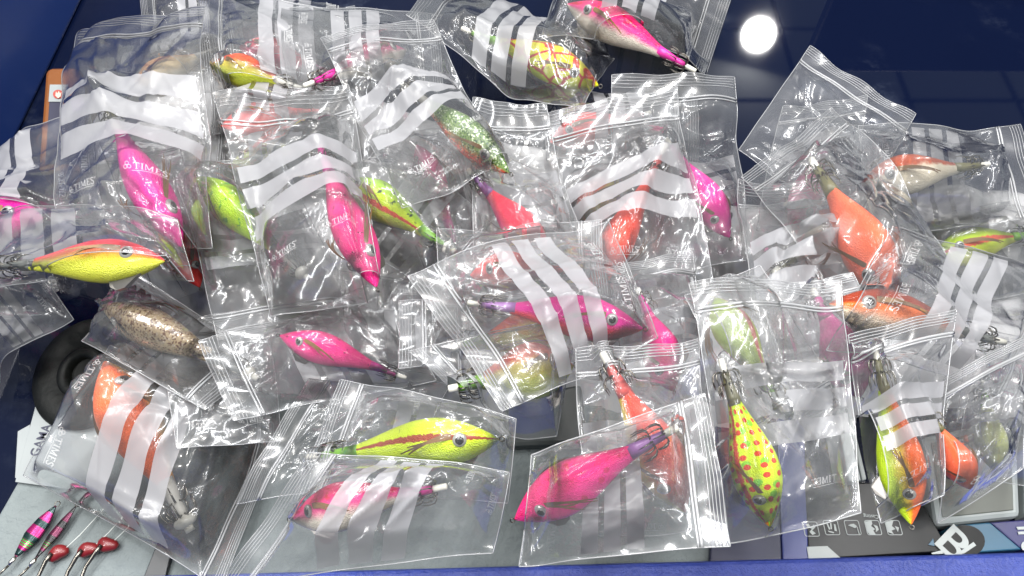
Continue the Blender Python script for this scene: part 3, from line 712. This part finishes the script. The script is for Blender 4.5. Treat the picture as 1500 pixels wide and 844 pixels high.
ZCORN = {'empty clear zip bag with its zip end raised at the back': (.105, .10, .095, .095), 'zip bag of the rust and white lure': (.088, .085, .080, .085), 'zip bag of the pink lure behind the long coral orange one': (.075, .075, .075, .07)}
VSHIFT = {'zip bag of the orange lure over the foam sheet': -.10, 'zip bag of the smooth magenta lure with spidery hooks': .05}
def build_bag(i, quad, face, lures, label, lift=(.004, .004, .002, .002), crump=1.0):
    global H, AREA_SIGN, BAGNO
    BAGNO = i
    rng = np.random.default_rng(100 + i)
    pts0 = [at(x, y, .035) for x, y in quad]
    i0, i1, j0, j1 = window([p.x for p in pts0], [p.y for p in pts0], .06)
    E = blur(cone(H[j0:j1, i0:i1], .34, 30), 12)
    C = [solve(x, y, E, i0, j0, .001) for x, y in quad]            # ZL ZR BR BL
    zc = ZCORN.get(label)
    if zc: C = [at(x, y, z) for (x, y), z in zip(quad, zc)]
    cx = np.array([p.x for p in C]); cyy = np.array([p.y for p in C])
    AREA_SIGN = -1 if (cx[1] - cx[0]) * (cyy[3] - cyy[0]) - (cyy[1] - cyy[0]) * (cx[3] - cx[0]) < 0 else 1
    # slightly bowed outline
    bow = rng.uniform(-.03, .03, 4)
    Ub = UG + bow[0] * np.sin(math.pi * VG) * (1 - UG) + bow[1] * np.sin(math.pi * VG) * UG
    Vb = VG + .35 * bow[2] * np.sin(math.pi * UG) * VG + .25 * bow[3] * np.sin(math.pi * UG) * (1 - VG)
    Vb = Vb + VSHIFT.get(label, 0) * np.sin(math.pi * VG)
    W = [(1 - Ub) * (1 - Vb), Ub * (1 - Vb), Ub * Vb, (1 - Ub) * Vb]
    X = sum(W[q] * cx[q] for q in range(4)); Y = sum(W[q] * cyy[q] for q in range(4))
    wid = math.hypot(cx[1] - cx[0], cyy[1] - cyy[0]) * .5 + math.hypot(cx[2] - cx[3], cyy[2] - cyy[3]) * .5
    ln = math.hypot(cx[3] - cx[0], cyy[3] - cyy[0]) * .5 + math.hypot(cx[2] - cx[1], cyy[2] - cyy[1]) * .5
    print('bag', i, 'size cm %.1f x %.1f' % (wid * 100, ln * 100), 'zmax %.3f' % H.max())
    if zc:                                     # a stiff bag that bridges the drop behind the pile
        fx, fy = GX[j0:j1, i0:i1], GY[j0:j1, i0:i1]; A_ = np.stack([cx, cyy, np.ones(4)], 1); cf = np.linalg.lstsq(A_, np.array(zc), rcond=None)[0]
        E = np.maximum(E, np.clip(cf[0] * fx + cf[1] * fy + cf[2], 0, .16))
        E = blur(E, 4)
    zb = sample(E, i0, j0, X, Y) + .0009
    T = np.full(E.shape, -1.0); gx, gy = GX[j0:j1, i0:i1], GY[j0:j1, i0:i1]
    for q, L in enumerate(lures):
        fat = L.get('fat', 1.0); z_n = z_t = None
        n_, t_ = Vector(solve(*L['nose'], E, i0, j0, .006)), Vector(solve(*L['tail'], E, i0, j0, .007))
        for _ in range(3):
            lift_l = 0; Ln = (t_ - n_).length
            for s in np.linspace(.08, .7, 9):
                p = n_.lerp(t_, s); rr = float(np.interp(s / BL, SS, SV)) * RYB * thick(Ln) * fat * 1.05
                lift_l = max(lift_l, float(sample(E, i0, j0, p.x, p.y)) + rr + .0012 - p.z)
            n_ = at(*L['nose'], n_.z + lift_l); t_ = at(*L['tail'], t_.z + lift_l * .75)
        L['root'] = build_lure(n_, t_, L['roll'], L['mat'], L['stem'], L['tip'], fat, L['label'], i)
        Ln = (t_ - n_).length
        print('   lure %.1f cm' % (Ln * 100))
        for s in np.linspace(-.02, 1.02, 64):
            p = n_.lerp(t_, float(s)); roll = math.radians(L['roll'])
            rz = (float(np.interp(s / BL, SS, SV)) if 0 <= s <= BL else 0)
            hgt = max(.028, rz * (RYB * abs(math.sin(roll)) + RZB * abs(math.cos(roll))))
            hw = max(.028, rz * (RZB * abs(math.sin(roll)) + RYB * abs(math.cos(roll))))
            if s > .78: hgt = hw = .052
            hgt *= thick(Ln) * fat; hw *= thick(Ln) * fat
            d2 = ((gx - p.x) ** 2 + (gy - p.y) ** 2) / hw ** 2
            T = np.maximum(T, np.where(d2 < 1, p.z + hgt * np.sqrt(np.maximum(0, 1 - d2)), -1))
    F = np.maximum(E, T); Fe = blur(cone(F, .62, 16), 3); Fe = np.maximum(Fe, T + .0003)
    zf = sample(Fe, i0, j0, X, Y) + .0012
    ed = np.minimum(np.minimum(UG, 1 - UG) * wid, np.minimum((1 - VG), np.maximum(VG - ZIPV, -.0) + 0) * ln)
    mask = np.clip(ed / .011, 0, 1); mask = mask * mask * (3 - 2 * mask)
    A, B = UG * wid, VG * ln
    sharp = rng.uniform(.35, .95); air = rng.uniform(.001, .008); crump = rng.uniform(.4, 1.3)
    # wrinkles: low wave shared, faceted crumple, long creases
    ph = rng.uniform(0, 6.28, 8)
    wave = .0010 * np.sin(A * 60 + ph[0] + 1.5 * np.sin(B * 45 + ph[1])) * np.sin(B * 70 + ph[2])
    def crumple(amp):
        out = np.zeros_like(A); wx = A + .006 * np.sin(B * 120 + rng.uniform(0, 6)) + .004 * np.sin(A * 210 + rng.uniform(0, 6)); wy = B + .006 * np.sin(A * 130 + rng.uniform(0, 6)) + .004 * np.sin(B * 190 + rng.uniform(0, 6))
        for o in range(7):
            th = rng.uniform(0, math.pi); per = rng.uniform(.012, .034); kk = per / .02
            env = np.clip(.5 + .9 * np.sin(wx * rng.uniform(40, 110) + rng.uniform(0, 6)) * np.sin(wy * rng.uniform(40, 110) + rng.uniform(0, 6)), 0, 1)
            out += amp * kk * env * tri((wx * math.cos(th) + wy * math.sin(th)) / per + rng.uniform(0, 1))
        return out
    def creases(n, amp):
        n = int(n * sharp)
        out = np.zeros_like(A); src = [(0, ZIPV * ln), (wid, ZIPV * ln), (0, ln), (wid, ln)]
        for L in lures:
            for key, jit in (('nose', .01), ('tail', .012)):
                pp = L['root'].matrix_world @ Vector(((0 if key == 'nose' else 1), 0, 0))
                k = np.argmin((X - pp.x) ** 2 + (Y - pp.y) ** 2); src += [(A.ravel()[k], B.ravel()[k])] * 3
        for c_ in range(n):
            if rng.random() < .72: sx, sy = src[rng.integers(len(src))]
            else: sx, sy = rng.uniform(0, wid), rng.uniform(0, ln)
            th = rng.uniform(0, 2 * math.pi); Lc = rng.uniform(.03, .15) ; cv = rng.uniform(-4, 4)
            dx, dy = A - sx, B - sy; t = dx * math.cos(th) + dy * math.sin(th); d = -dx * math.sin(th) + dy * math.cos(th) - cv * t * t
            prof = np.exp(-np.abs(d) / rng.uniform(.0014, .0060)); tt = np.clip(t / Lc, 0, 1); tap = np.where((t > 0) & (t < Lc), (1 - tt) * np.minimum(1, tt * 8), 0)
            out += amp * rng.uniform(.4, 1.6) * rng.choice([1, 1, -1]) * prof * tap
        return out
    pleat = .0016 * np.exp(-np.abs(VG - ZIPV - .03) / .10) * tri(UG * rng.uniform(5, 9) + .5 * np.sin(B * 60) + rng.uniform(0, 1)) * np.sin(UG * math.pi)
    lipm = np.clip(1 - VG / ZIPV, 0, 1)
    lw_ = [(1 - UG) ** 2 * (1 - VG) ** 3, UG ** 2 * (1 - VG) ** 3, UG ** 2 * VG ** 3, (1 - UG) ** 2 * VG ** 3]
    rise = sum(lift[q] * rng.uniform(.4, 1.6) * lw_[q] for q in range(4)) + .0008 * lipm * np.sin(UG * 14 + ph[3])
    sh = wave * (.25 + .75 * mask) + rise + .0006 * np.sin((A + B) * 160 + ph[4])
    zback = zb + sh + mask * (crumple(.00020 * crump) + creases(30, .0018))
    zfront = zb + .0005 + sh + mask * (np.maximum(zf - zb, 0) + .0012 + air * np.sin(math.pi * UG) * np.sin(math.pi * np.clip((VG - ZIPV) / (1 - ZIPV), 0, 1)) + crumple(.00026 * crump) + pleat + creases(64, .0030))
    zfront = np.maximum(zfront, zb + sh + .0003)
    zback = np.minimum(zback, zfront - .0002)
    # film never cuts into the lure it holds
    zl = sample(T, i0, j0, X, Y); zfront = np.where(zl > 0, np.maximum(zfront, zl + .0004), zfront)
    root = empty('zip_bag', (float(X.mean()), float(Y.mean()), float(zb.min()))); tag(root, label, 'plastic bag', BAG_GROUP)
    rx, ry, rz_ = root.location
    XX, YY, ZF, ZK = X - rx, Y - ry, zfront - rz_, zback - rz_
    sheet('front_film', ZF, XX, YY, root, face == 1); sheet('back_film', ZK, XX, YY, root, face < 0)
    parts = [rows_tube(XX, YY, ZF, v, r, r * .7) for v, r in ((ZIPV - .006, .0007), (ZIPV + .010, .00055))]
    mesh_obj('zipper', *merge(parts), M_ZIP, root)
    parts = [rows_tube(XX, YY, ZF, v, .00022, .0002) for v in (.018, .034, .05, .066)]
    mesh_obj('grip_ribs', *merge(parts), M_ZIP, root)
    rows = list(range(NV)); cols = list(range(NU))
    parts = [edge_tube(XX, YY, ZF, [(j, 0) for j in rows], .00032), edge_tube(XX, YY, ZF, [(j, NU - 1) for j in rows], .00032), edge_tube(XX, YY, ZF, [(NV - 1, c_) for c_ in cols], .00028), edge_tube(XX, YY, ZF, [(0, c_) for c_ in cols], .00024)]
    mesh_obj('seam', *merge(parts), M_SEAM, root)
    # printed logos near the bottom edge
    ZS = ZF if face > 0 else ZK
    for (uc, vc) in ((.27 + rng.uniform(-.05, .05), .86), (.76 + rng.uniform(-.05, .05), .85), (.5 + rng.uniform(-.06, .06), .955)):
        capu = .25 / LOGOW; capv = capu * wid / ln; V = []; Fc = []
        if rng.random() < (.5 if vc > .9 else .1): continue
        for poly in LOGO:
            k = len(V)
            for (lx, ly) in poly:
                uu = uc + (lx - LOGOW / 2) * capu; vv = vc - (ly - .4) * capv
                if face < 0: uu = 2 * uc - uu
                V.append((uu, vv))
            Fc.append(tuple(range(k, k + len(poly))))
        Vn = np.array(V); ok = (Vn[:, 0] > .01) & (Vn[:, 0] < .99)
        Fc = [f for f in Fc if all(ok[q] for q in f)]
        fi = np.interp(Vn[:, 0], UU, np.arange(NU)); fj = np.interp(Vn[:, 1], VV, np.arange(NV))
        ii = np.minimum(fi.astype(int), NU - 2); jj = np.minimum(fj.astype(int), NV - 2); tx, ty = fi - ii, fj - jj
        g = lambda Q: Q[jj, ii] * (1 - tx) * (1 - ty) + Q[jj, ii + 1] * tx * (1 - ty) + Q[jj + 1, ii] * (1 - tx) * ty + Q[jj + 1, ii + 1] * tx * ty
        mesh_obj('printed_logo', list(zip(g(XX), g(YY), g(ZS) + .00035)), Fc, M_LOGO, root, smooth=False)
    # update the pile
    zu = zb + .0010 + mask * np.maximum(zf - zb, 0)
    ix = ((X - X0) / RES + .5).astype(int).clip(0, NX - 1); iy = ((Y - Y0) / RES + .5).astype(int).clip(0, NY - 1)
    Z = np.zeros_like(H); np.maximum.at(Z, (iy.ravel(), ix.ravel()), zu.ravel())
    P = np.pad(Z, 1); Zm = np.max([P[a:a + NY, b:b + NX] for a in range(3) for b in range(3)], 0)
    H = np.maximum(H, np.where(Z > 0, Z, np.where(Zm > 0, Zm - .001, 0)))

def L(nose, tail, roll, mat, stem, tip, label, fat=1.0):
    return dict(nose=nose, tail=tail, roll=roll, mat=mat, stem=stem, tip=tip, label=label, fat=fat)

# ---- whitened film sheet added under the bags to brighten the gaps
heap_px = [(165, 210), (330, 150), (640, 215), (900, 270), (1080, 310), (1280, 300), (1500, 290), (1540, 560), (1300, 560), (1130, 640), (880, 560), (680, 600), (420, 560), (300, 470), (210, 380), (110, 300)]
hp = [at(x, y, .03) for x, y in heap_px]
inside = np.zeros_like(H, bool); n_ = len(hp)
for a_ in range(n_):
    p, q = hp[a_], hp[(a_ + 1) % n_]
    with np.errstate(divide='ignore', invalid='ignore'):
        xc = (q.x - p.x) * (GY - p.y) / (q.y - p.y) + p.x
    inside ^= ((p.y > GY) != (q.y > GY)) & (GX < xc)
mound = np.where(inside, np.clip(.012 + (GY + .11) * .30, .0, .115), 0)
mound = blur(mound, 60)
mound *= 1 + .12 * np.sin(GX * 23 + 1) * np.sin(GY * 29)
H = np.maximum(H, mound)
st = 2; sub = mound[::st, ::st]; sy_, sx_ = sub.shape
rg = np.random.default_rng(5); hx, hy = GX[::st, ::st], GY[::st, ::st]; cr = np.zeros_like(sub)
for o_ in range(14):
    th = rg.uniform(0, math.pi); per = rg.uniform(.02, .06)
    cr += .0016 * (per / .03) * np.abs(2 * (((hx + .008 * np.sin(hy * 70)) * math.cos(th) + (hy + .008 * np.sin(hx * 80)) * math.sin(th)) / per % 1) - 1)
keep = sub > .004; hz = np.where(keep, np.maximum(sub - .011 + cr * .8, .001), .001)
idx = np.arange(sy_ * sx_).reshape(sy_, sx_); fm = keep[:-1, :-1] & keep[1:, :-1] & keep[:-1, 1:] & keep[1:, 1:]
hf = np.stack([idx[:-1, :-1][fm], idx[:-1, 1:][fm], idx[1:, 1:][fm], idx[1:, :-1][fm]], 1)
used, inv = np.unique(hf, return_inverse=True)
hv = np.stack([hx.ravel(), hy.ravel(), hz.ravel()], 1)[used]
heap = mesh_obj('whitened_film_heap', hv, [tuple(int(q) for q in f) for f in inv.reshape(-1, 4)], film_material('whitened_film', .90, white=(.84, .83, .84), rough=.10, gloss=1.2, bump=.5))
tag(heap, 'added sheet of crumpled whitened plastic film brightening the gaps below the bagged lures', 'plastic film', kind='stuff')

# ---- the pile, lowest bag first: corner pixels zip-left, zip-right, bottom-right, bottom-left
BAGS = [
 # deep layer
 ([(290, 290), (296, 195), (520, 175), (520, 280)], 1, [L((335, 243), (490, 214), 80, 'palelime', 'white', 'tube', 'pale lime lure blurred under the bag of the black flecked pink lure')], 'zip bag of the pale lime lure buried below others'),
 ([(285, 205), (285, 118), (500, 112), (500, 205)], 1, [L((325, 182), (480, 160), 70, 'red', 'coral', 'tube', 'coral red lure half hidden behind a zip lip')], 'zip bag of the red lure half hidden behind a zip lip'),
 ([(1145, 160), (1265, 150), (1245, 345), (1105, 345)], 1, [L((1160, 335), (1218, 195), 20, 'hotpink', 'pink', 'tube', 'pink lure behind the long coral orange lure')], 'zip bag of the pink lure behind the long coral orange one'),
 ([(1550, 300), (1575, 420), (1345, 450), (1335, 315)], -1, [L((1370, 372), (1520, 340), 60, 'limered', 'green', 'tube', 'lime lure with red line and pale belly below the rust and white lure')], 'zip bag of the lime lure below the rust and white one'),
 ([(1575, 510), (1560, 650), (1400, 620), (1405, 480)], 1, [L((1452, 535), (1580, 600), 40, 'hotpink', 'pink', 'tube', 'pink lure beyond the tail hooks of the rust backed lure')], 'zip bag of the pink lure beyond the rust backed one'),
 ([(1425, 505), (1535, 530), (1505, 715), (1390, 700)], 1, [L((1458, 690), (1440, 560), 30, 'palelime', 'green', 'tube', 'pale lime lure over the white framed blister pack')], 'zip bag of the pale lime lure over the blister pack'),
 ([(150, 215), (262, 200), (335, 410), (232, 450)], 1, [L((290, 420), (215, 265), 30, 'red', 'coral', 'tube', 'coral red lure under the nose of the magenta lure')], 'zip bag of the coral lure under the magenta one'),
 ([(815, 195), (965, 185), (970, 350), (815, 360)], 1, [L((842, 318), (945, 225), 50, 'yelorange', 'green', 'tube', 'yellow lure peeking out beside the orange red lure')], 'zip bag of the yellow lure beside the orange red one'),
 ([(1020, 150), (1020, 250), (800, 240), (790, 150)], 1, [L((806, 205), (950, 165), 60, 'red', 'coral', 'tube', 'red lure lying across behind the orange red lure, under white bands')], 'zip bag of the red lure lying across at the back'),
 # back row
 ([(178, 110), (205, -30), (345, -20), (335, 125)], 1, [L((195, 128), (320, 70), 60, 'cream', 'white', 'tube', 'cream and orange lure behind the magenta lure bag')], 'shiny zip bag of the cream lure at the tray back'),
 ([(320, 115), (315, 10), (520, 10), (520, 115)], 1, [L((352, 66), (490, 108), 60, 'redpink', 'pink', 'tube', 'red pink lure lying behind the yellow orange lure')], 'zip bag of the red pink lure in the back row'),
 ([(305, 145), (300, 10), (545, 40), (545, 150)], 1, [L((312, 92), (440, 128), 60, 'yelorange', 'white', 'tube', 'yellow lure with orange back below the red pink lure')], 'zip bag of the yellow lure in the back row, zip upright'),
 ([(640, 30), (650, 135), (425, 135), (415, 20)], 1, [L((592, 72), (448, 124), -60, 'pinkwhite', 'pink', 'tube', 'pink lure with white belly below the upright back row bands')], 'zip bag of the pink white bellied lure in the back row'),
 ([(597, 38), (672, -14), (898, 100), (852, 168)], 1, [L((876, 122), (680, 42), -35, 'limenet', 'green', 'tube', 'yellow lure with red net pattern and green tail')], 'zip bag of the red netted yellow lure'),
 ([(1078, -22), (1028, 122), (792, 66), (835, -42)], 1, [L((834, 4), (1016, 102), 40, 'pinkwhite', 'pink', 'tube', 'pink lure with cream belly and wire lidded eye near the mirrored lamp', 1.0)], 'zip bag of the pink cream bellied lure near the mirrored lamp'),
 # left side
 ([(-120, 240), (-100, 360), (160, 330), (135, 165)], 1, [L((62, 318), (-100, 335), -60, 'magenta', 'pink', 'tube', 'magenta lure cut off above the coral to lime lure')], 'zip bag with upright bands beside the brown case'),
 ([(8, 567), (-110, 470), (20, 350), (112, 472)], -1, [], 'empty clear zip bag end hanging over the tray corner'),
 ([(402, 622), (328, 868), (35, 697), (165, 510)], 1, [L((150, 532), (276, 772), -35, 'orange', 'white', 'bead', 'orange lure with yellow belly, silver eye and white bead', 1.4)], 'zip bag of the orange lure over the foam sheet'),
 ([(235, 480), (385, 455), (415, 650), (262, 660)], 2, [], 'empty zip bag beside the tail of the brown glitter lure'),
 ([(385, 520), (305, 605), (125, 505), (190, 395)], -1, [L((150, 446), (372, 552), 10, 'brownglit', 'grey', 'bead', 'brown glitter lure with feather fins on black case', 1.05)], 'zip bag of the brown glitter lure'),
 ([(545, 488), (325, 515), (250, 245), (410, 225)], -1, [L((290, 258), (448, 405), 25, 'lime', 'white', 'bead', 'bright lime lure with green blotches and brown belly line')], 'zip bag of the bright lime green blotched lure'),
 # middle
 ([(348, 740), (455, 560), (660, 565), (585, 715)], 2, [], 'empty crumpled zip bag between the orange and brown striped lime lures'),
 ([(690, 420), (700, 560), (510, 540), (500, 400)], 1, [], 'empty zip bag between the flecked pink and the steep banded lures'),
 ([(345, 620), (295, 505), (560, 415), (640, 560)], -1, [L((412, 490), (592, 552), 50, 'pinkblack', 'pink', 'tube', 'pink black flecked lure lying beside the lime lure zip lip', .8)], 'zip bag of the horizontal black flecked pink lure'),
 ([(545, 310), (690, 305), (705, 450), (555, 460)], 2, [], 'empty zip bag below the blurred pink lure'),
 ([(730, 385), (640, 440), (555, 210), (665, 185)], -1, [L((612, 212), (672, 368), 20, 'hotpink', 'pink', 'tube', 'blurred pink lure under the green glitter lure bag')], 'zip bag of the blurred pink lure beneath the green glitter one'),
 ([(895, 118), (1073, 122), (1092, 385), (915, 392)], -1, [L((1070, 345), (978, 205), -20, 'magenta', 'pink', 'tube', 'magenta lure with shiny wet look beside the orange red lure')], 'zip bag with navy showing through its empty upper half'),
 ([(803, 172), (990, 135), (1045, 425), (872, 460)], 1, [L((866, 428), (975, 215), -20, 'orangered', 'coral', 'tube', 'orange red lure hanging below three tilted white bands')], 'zip bag of the orange red lure'),
 ([(745, 345), (655, 445), (470, 325), (560, 215)], -1, [L((505, 262), (662, 366), 60, 'limedark', 'green', 'bead', 'lime lure with black flecks, red line and white bead tail')], 'zip bag of the lime lure with the white bead tail'),
 ([(693, 150), (800, 158), (862, 385), (695, 410)], -1, [L((806, 385), (688, 250), -30, 'redpink', 'purple', 'tube', 'red lure with purple tail above the banded purple lure')], 'zip bag of the red lure with the purple tail'),
 ([(472, 66), (636, 40), (752, 245), (590, 308)], 1, [L((746, 250), (585, 118), -30, 'greenglit', 'white', 'tube', 'green glitter lure with red edge', .85)], 'zip bag of the green glitter lure'),
 ([(312, 137), (512, 130), (566, 440), (398, 468)], 1, [L((548, 418), (463, 203), 35, 'pinkblack', 'pink', 'tube', 'pink black flecked lure upright with big white ringed eye', .95)], 'zip bag of the upright black flecked pink lure'),
 ([(115, 46), (309, 30), (312, 365), (103, 378)], 1, [L((260, 358), (152, 148), 20, 'magenta', 'olive', 'tube', 'smooth magenta lure beside the bright lime lure', .88)], 'zip bag of the smooth magenta lure with spidery hooks'),
 ([(-140, 475), (-130, 320), (262, 325), (288, 418)], -1, [L((240, 379), (-12, 390), -75, 'rainbow', 'grey', 'tube', 'coral to lime lure with black bead eye', .88)], 'zip bag of the coral to lime lure with black eye'),
 ([(585, 545), (585, 445), (835, 425), (845, 530)], 2, [L((835, 482), (665, 507), -70, 'yelorange', 'green', 'tube', 'yellow lure with orange back directly below the purple tailed lure', 1.25)], 'zip bag of the upper yellow orange backed lure'),
 ([(880, 330), (890, 440), (650, 450), (640, 340)], -1, [L((690, 400), (845, 395), 60, 'red', 'coral', 'tube', 'coral red lure buried under the striped purple lure bag')], 'zip bag of the buried coral lure beneath the purple one'),
 ([(735, 640), (600, 520), (850, 465), (815, 642)], 2, [L((838, 532), (660, 568), -70, 'yelorange', 'green', 'tube', 'yellow lure with orange back over the charcoal case', 1.25)], 'zip bag with a bare pointed corner over the charcoal case'),
 ([(885, 400), (1010, 385), (1045, 600), (915, 620)], -1, [L((988, 570), (935, 425), -20, 'hotpink', 'pink', 'tube', 'faded pink lure beside the nose of the purple tailed lure')], 'zip bag of the faded pink lure beside the purple one'),
 ([(735, 612), (598, 412), (890, 335), (962, 500)], 1, [L((940, 478), (690, 443), -55, 'magred', 'purple', 'tube', 'magenta lure with red belly and purple tail under steep bands', .85)], 'zip bag of the magenta red bellied lure, steep white bands'),
 # right
 ([(1182, 78), (1336, 176), (1240, 345), (1080, 225)], 2, [], 'empty clear zip bag with its zip end raised at the back'),
 ([(1490, 188), (1530, 320), (1260, 355), (1240, 215)], -1, [L((1262, 266), (1445, 240), 55, 'rustwhite', 'olive', 'tube', 'rust and white lure with olive tail')], 'zip bag of the rust and white lure'),
 ([(1080, 266), (1245, 262), (1248, 560), (1100, 572)], 1, [L((1215, 335), (1135, 398), 40, 'white', 'olive', 'tube', 'white lure with dark hook crown beside the coral orange lure')], 'zip bag of the white lure'),
 ([(1083, 265), (1215, 162), (1405, 430), (1240, 500)], 2, [L((1315, 440), (1190, 235), 0, 'coral', 'olive', 'tube', 'long coral orange lure with olive tail', 1.15)], 'zip bag of the long coral orange lure'),
 ([(1105, 430), (1245, 405), (1310, 600), (1170, 625)], -1, [L((1263, 580), (1192, 425), -20, 'magenta', 'pink', 'tube', 'magenta lure between the dotted lime and rust backed lures', 1.2)], 'zip bag of the magenta lure beside the dotted lime one'),
 ([(1530, 440), (1480, 605), (1205, 520), (1298, 345)], 1, [L((1217, 442), (1468, 500), 70, 'rustorange', 'grey', 'tube', 'rust backed orange and white lure with smoky tail', .88)], 'zip bag of the rust backed orange lure'),
 ([(1375, 560), (1490, 505), (1492, 690), (1368, 770)], 2, [L((1424, 716), (1360, 600), -10, 'coral', 'olive', 'tube', 'muted orange lure tip above the white framed blister pack', .75)], 'zip bag of the muted orange lure tip'),
 ([(1235, 500), (1385, 470), (1375, 730), (1285, 770)], 1, [L((1338, 766), (1283, 512), -55, 'limeorange', 'olive', 'tube', 'lime lure with orange back and grey bead eye', .76)], 'zip bag of the lime lure with the orange back'),
 # front row
 ([(432, 745), (500, 560), (756, 618), (744, 740)], -1, [L((728, 640), (455, 668), -55, 'limestripe', 'green', 'tube', 'lime lure with brown stripe and green feathery tail', .86)], 'zip bag of the brown striped lime lure'),
 ([(318, 872), (458, 672), (747, 695), (722, 812)], 1, [L((428, 757), (650, 712), 65, 'pinkwhite', 'pink', 'tube', 'pink white bellied lure below the lime lure with brown stripe', .85)], 'zip bag of the front pink white bellied lure'),
 ([(842, 520), (1020, 505), (1040, 770), (870, 790)], -1, [L((1006, 747), (885, 520), -22, 'coralyellow', 'coral', 'tube', 'long coral lure with yellow belly behind the pink lure tail', 1.1)], 'zip bag of the long coral and yellow lure'),
 ([(1225, 600), (1120, 660), (1000, 440), (1110, 395)], 2, [L((1046, 436), (1145, 600), -40, 'limered', 'green', 'tube', 'lime lure with red line under the zip of the dotted lure bag')], 'zip bag of the red lined lime lure under the dotted one'),
 ([(1003, 430), (1226, 420), (1254, 756), (1066, 798)], -1, [L((1131, 769), (1058, 530), -35, 'limedot', 'olive', 'tube', 'lime lure with red and green dots', .88)], 'zip bag of the red dotted lime lure'),
 ([(1028, 585), (1066, 804), (760, 832), (778, 672)], -1, [L((754, 757), (988, 627), 35, 'pinkred', 'purple', 'tube', 'hot pink lure with dark red back and pale purple tail', .92)], 'zip bag of the hot pink lure by the front rim'),
]
for i, (quad, face, lures, label) in enumerate(BAGS):
    build_bag(i, quad, face, lures, label)
print('pile max', H.max())
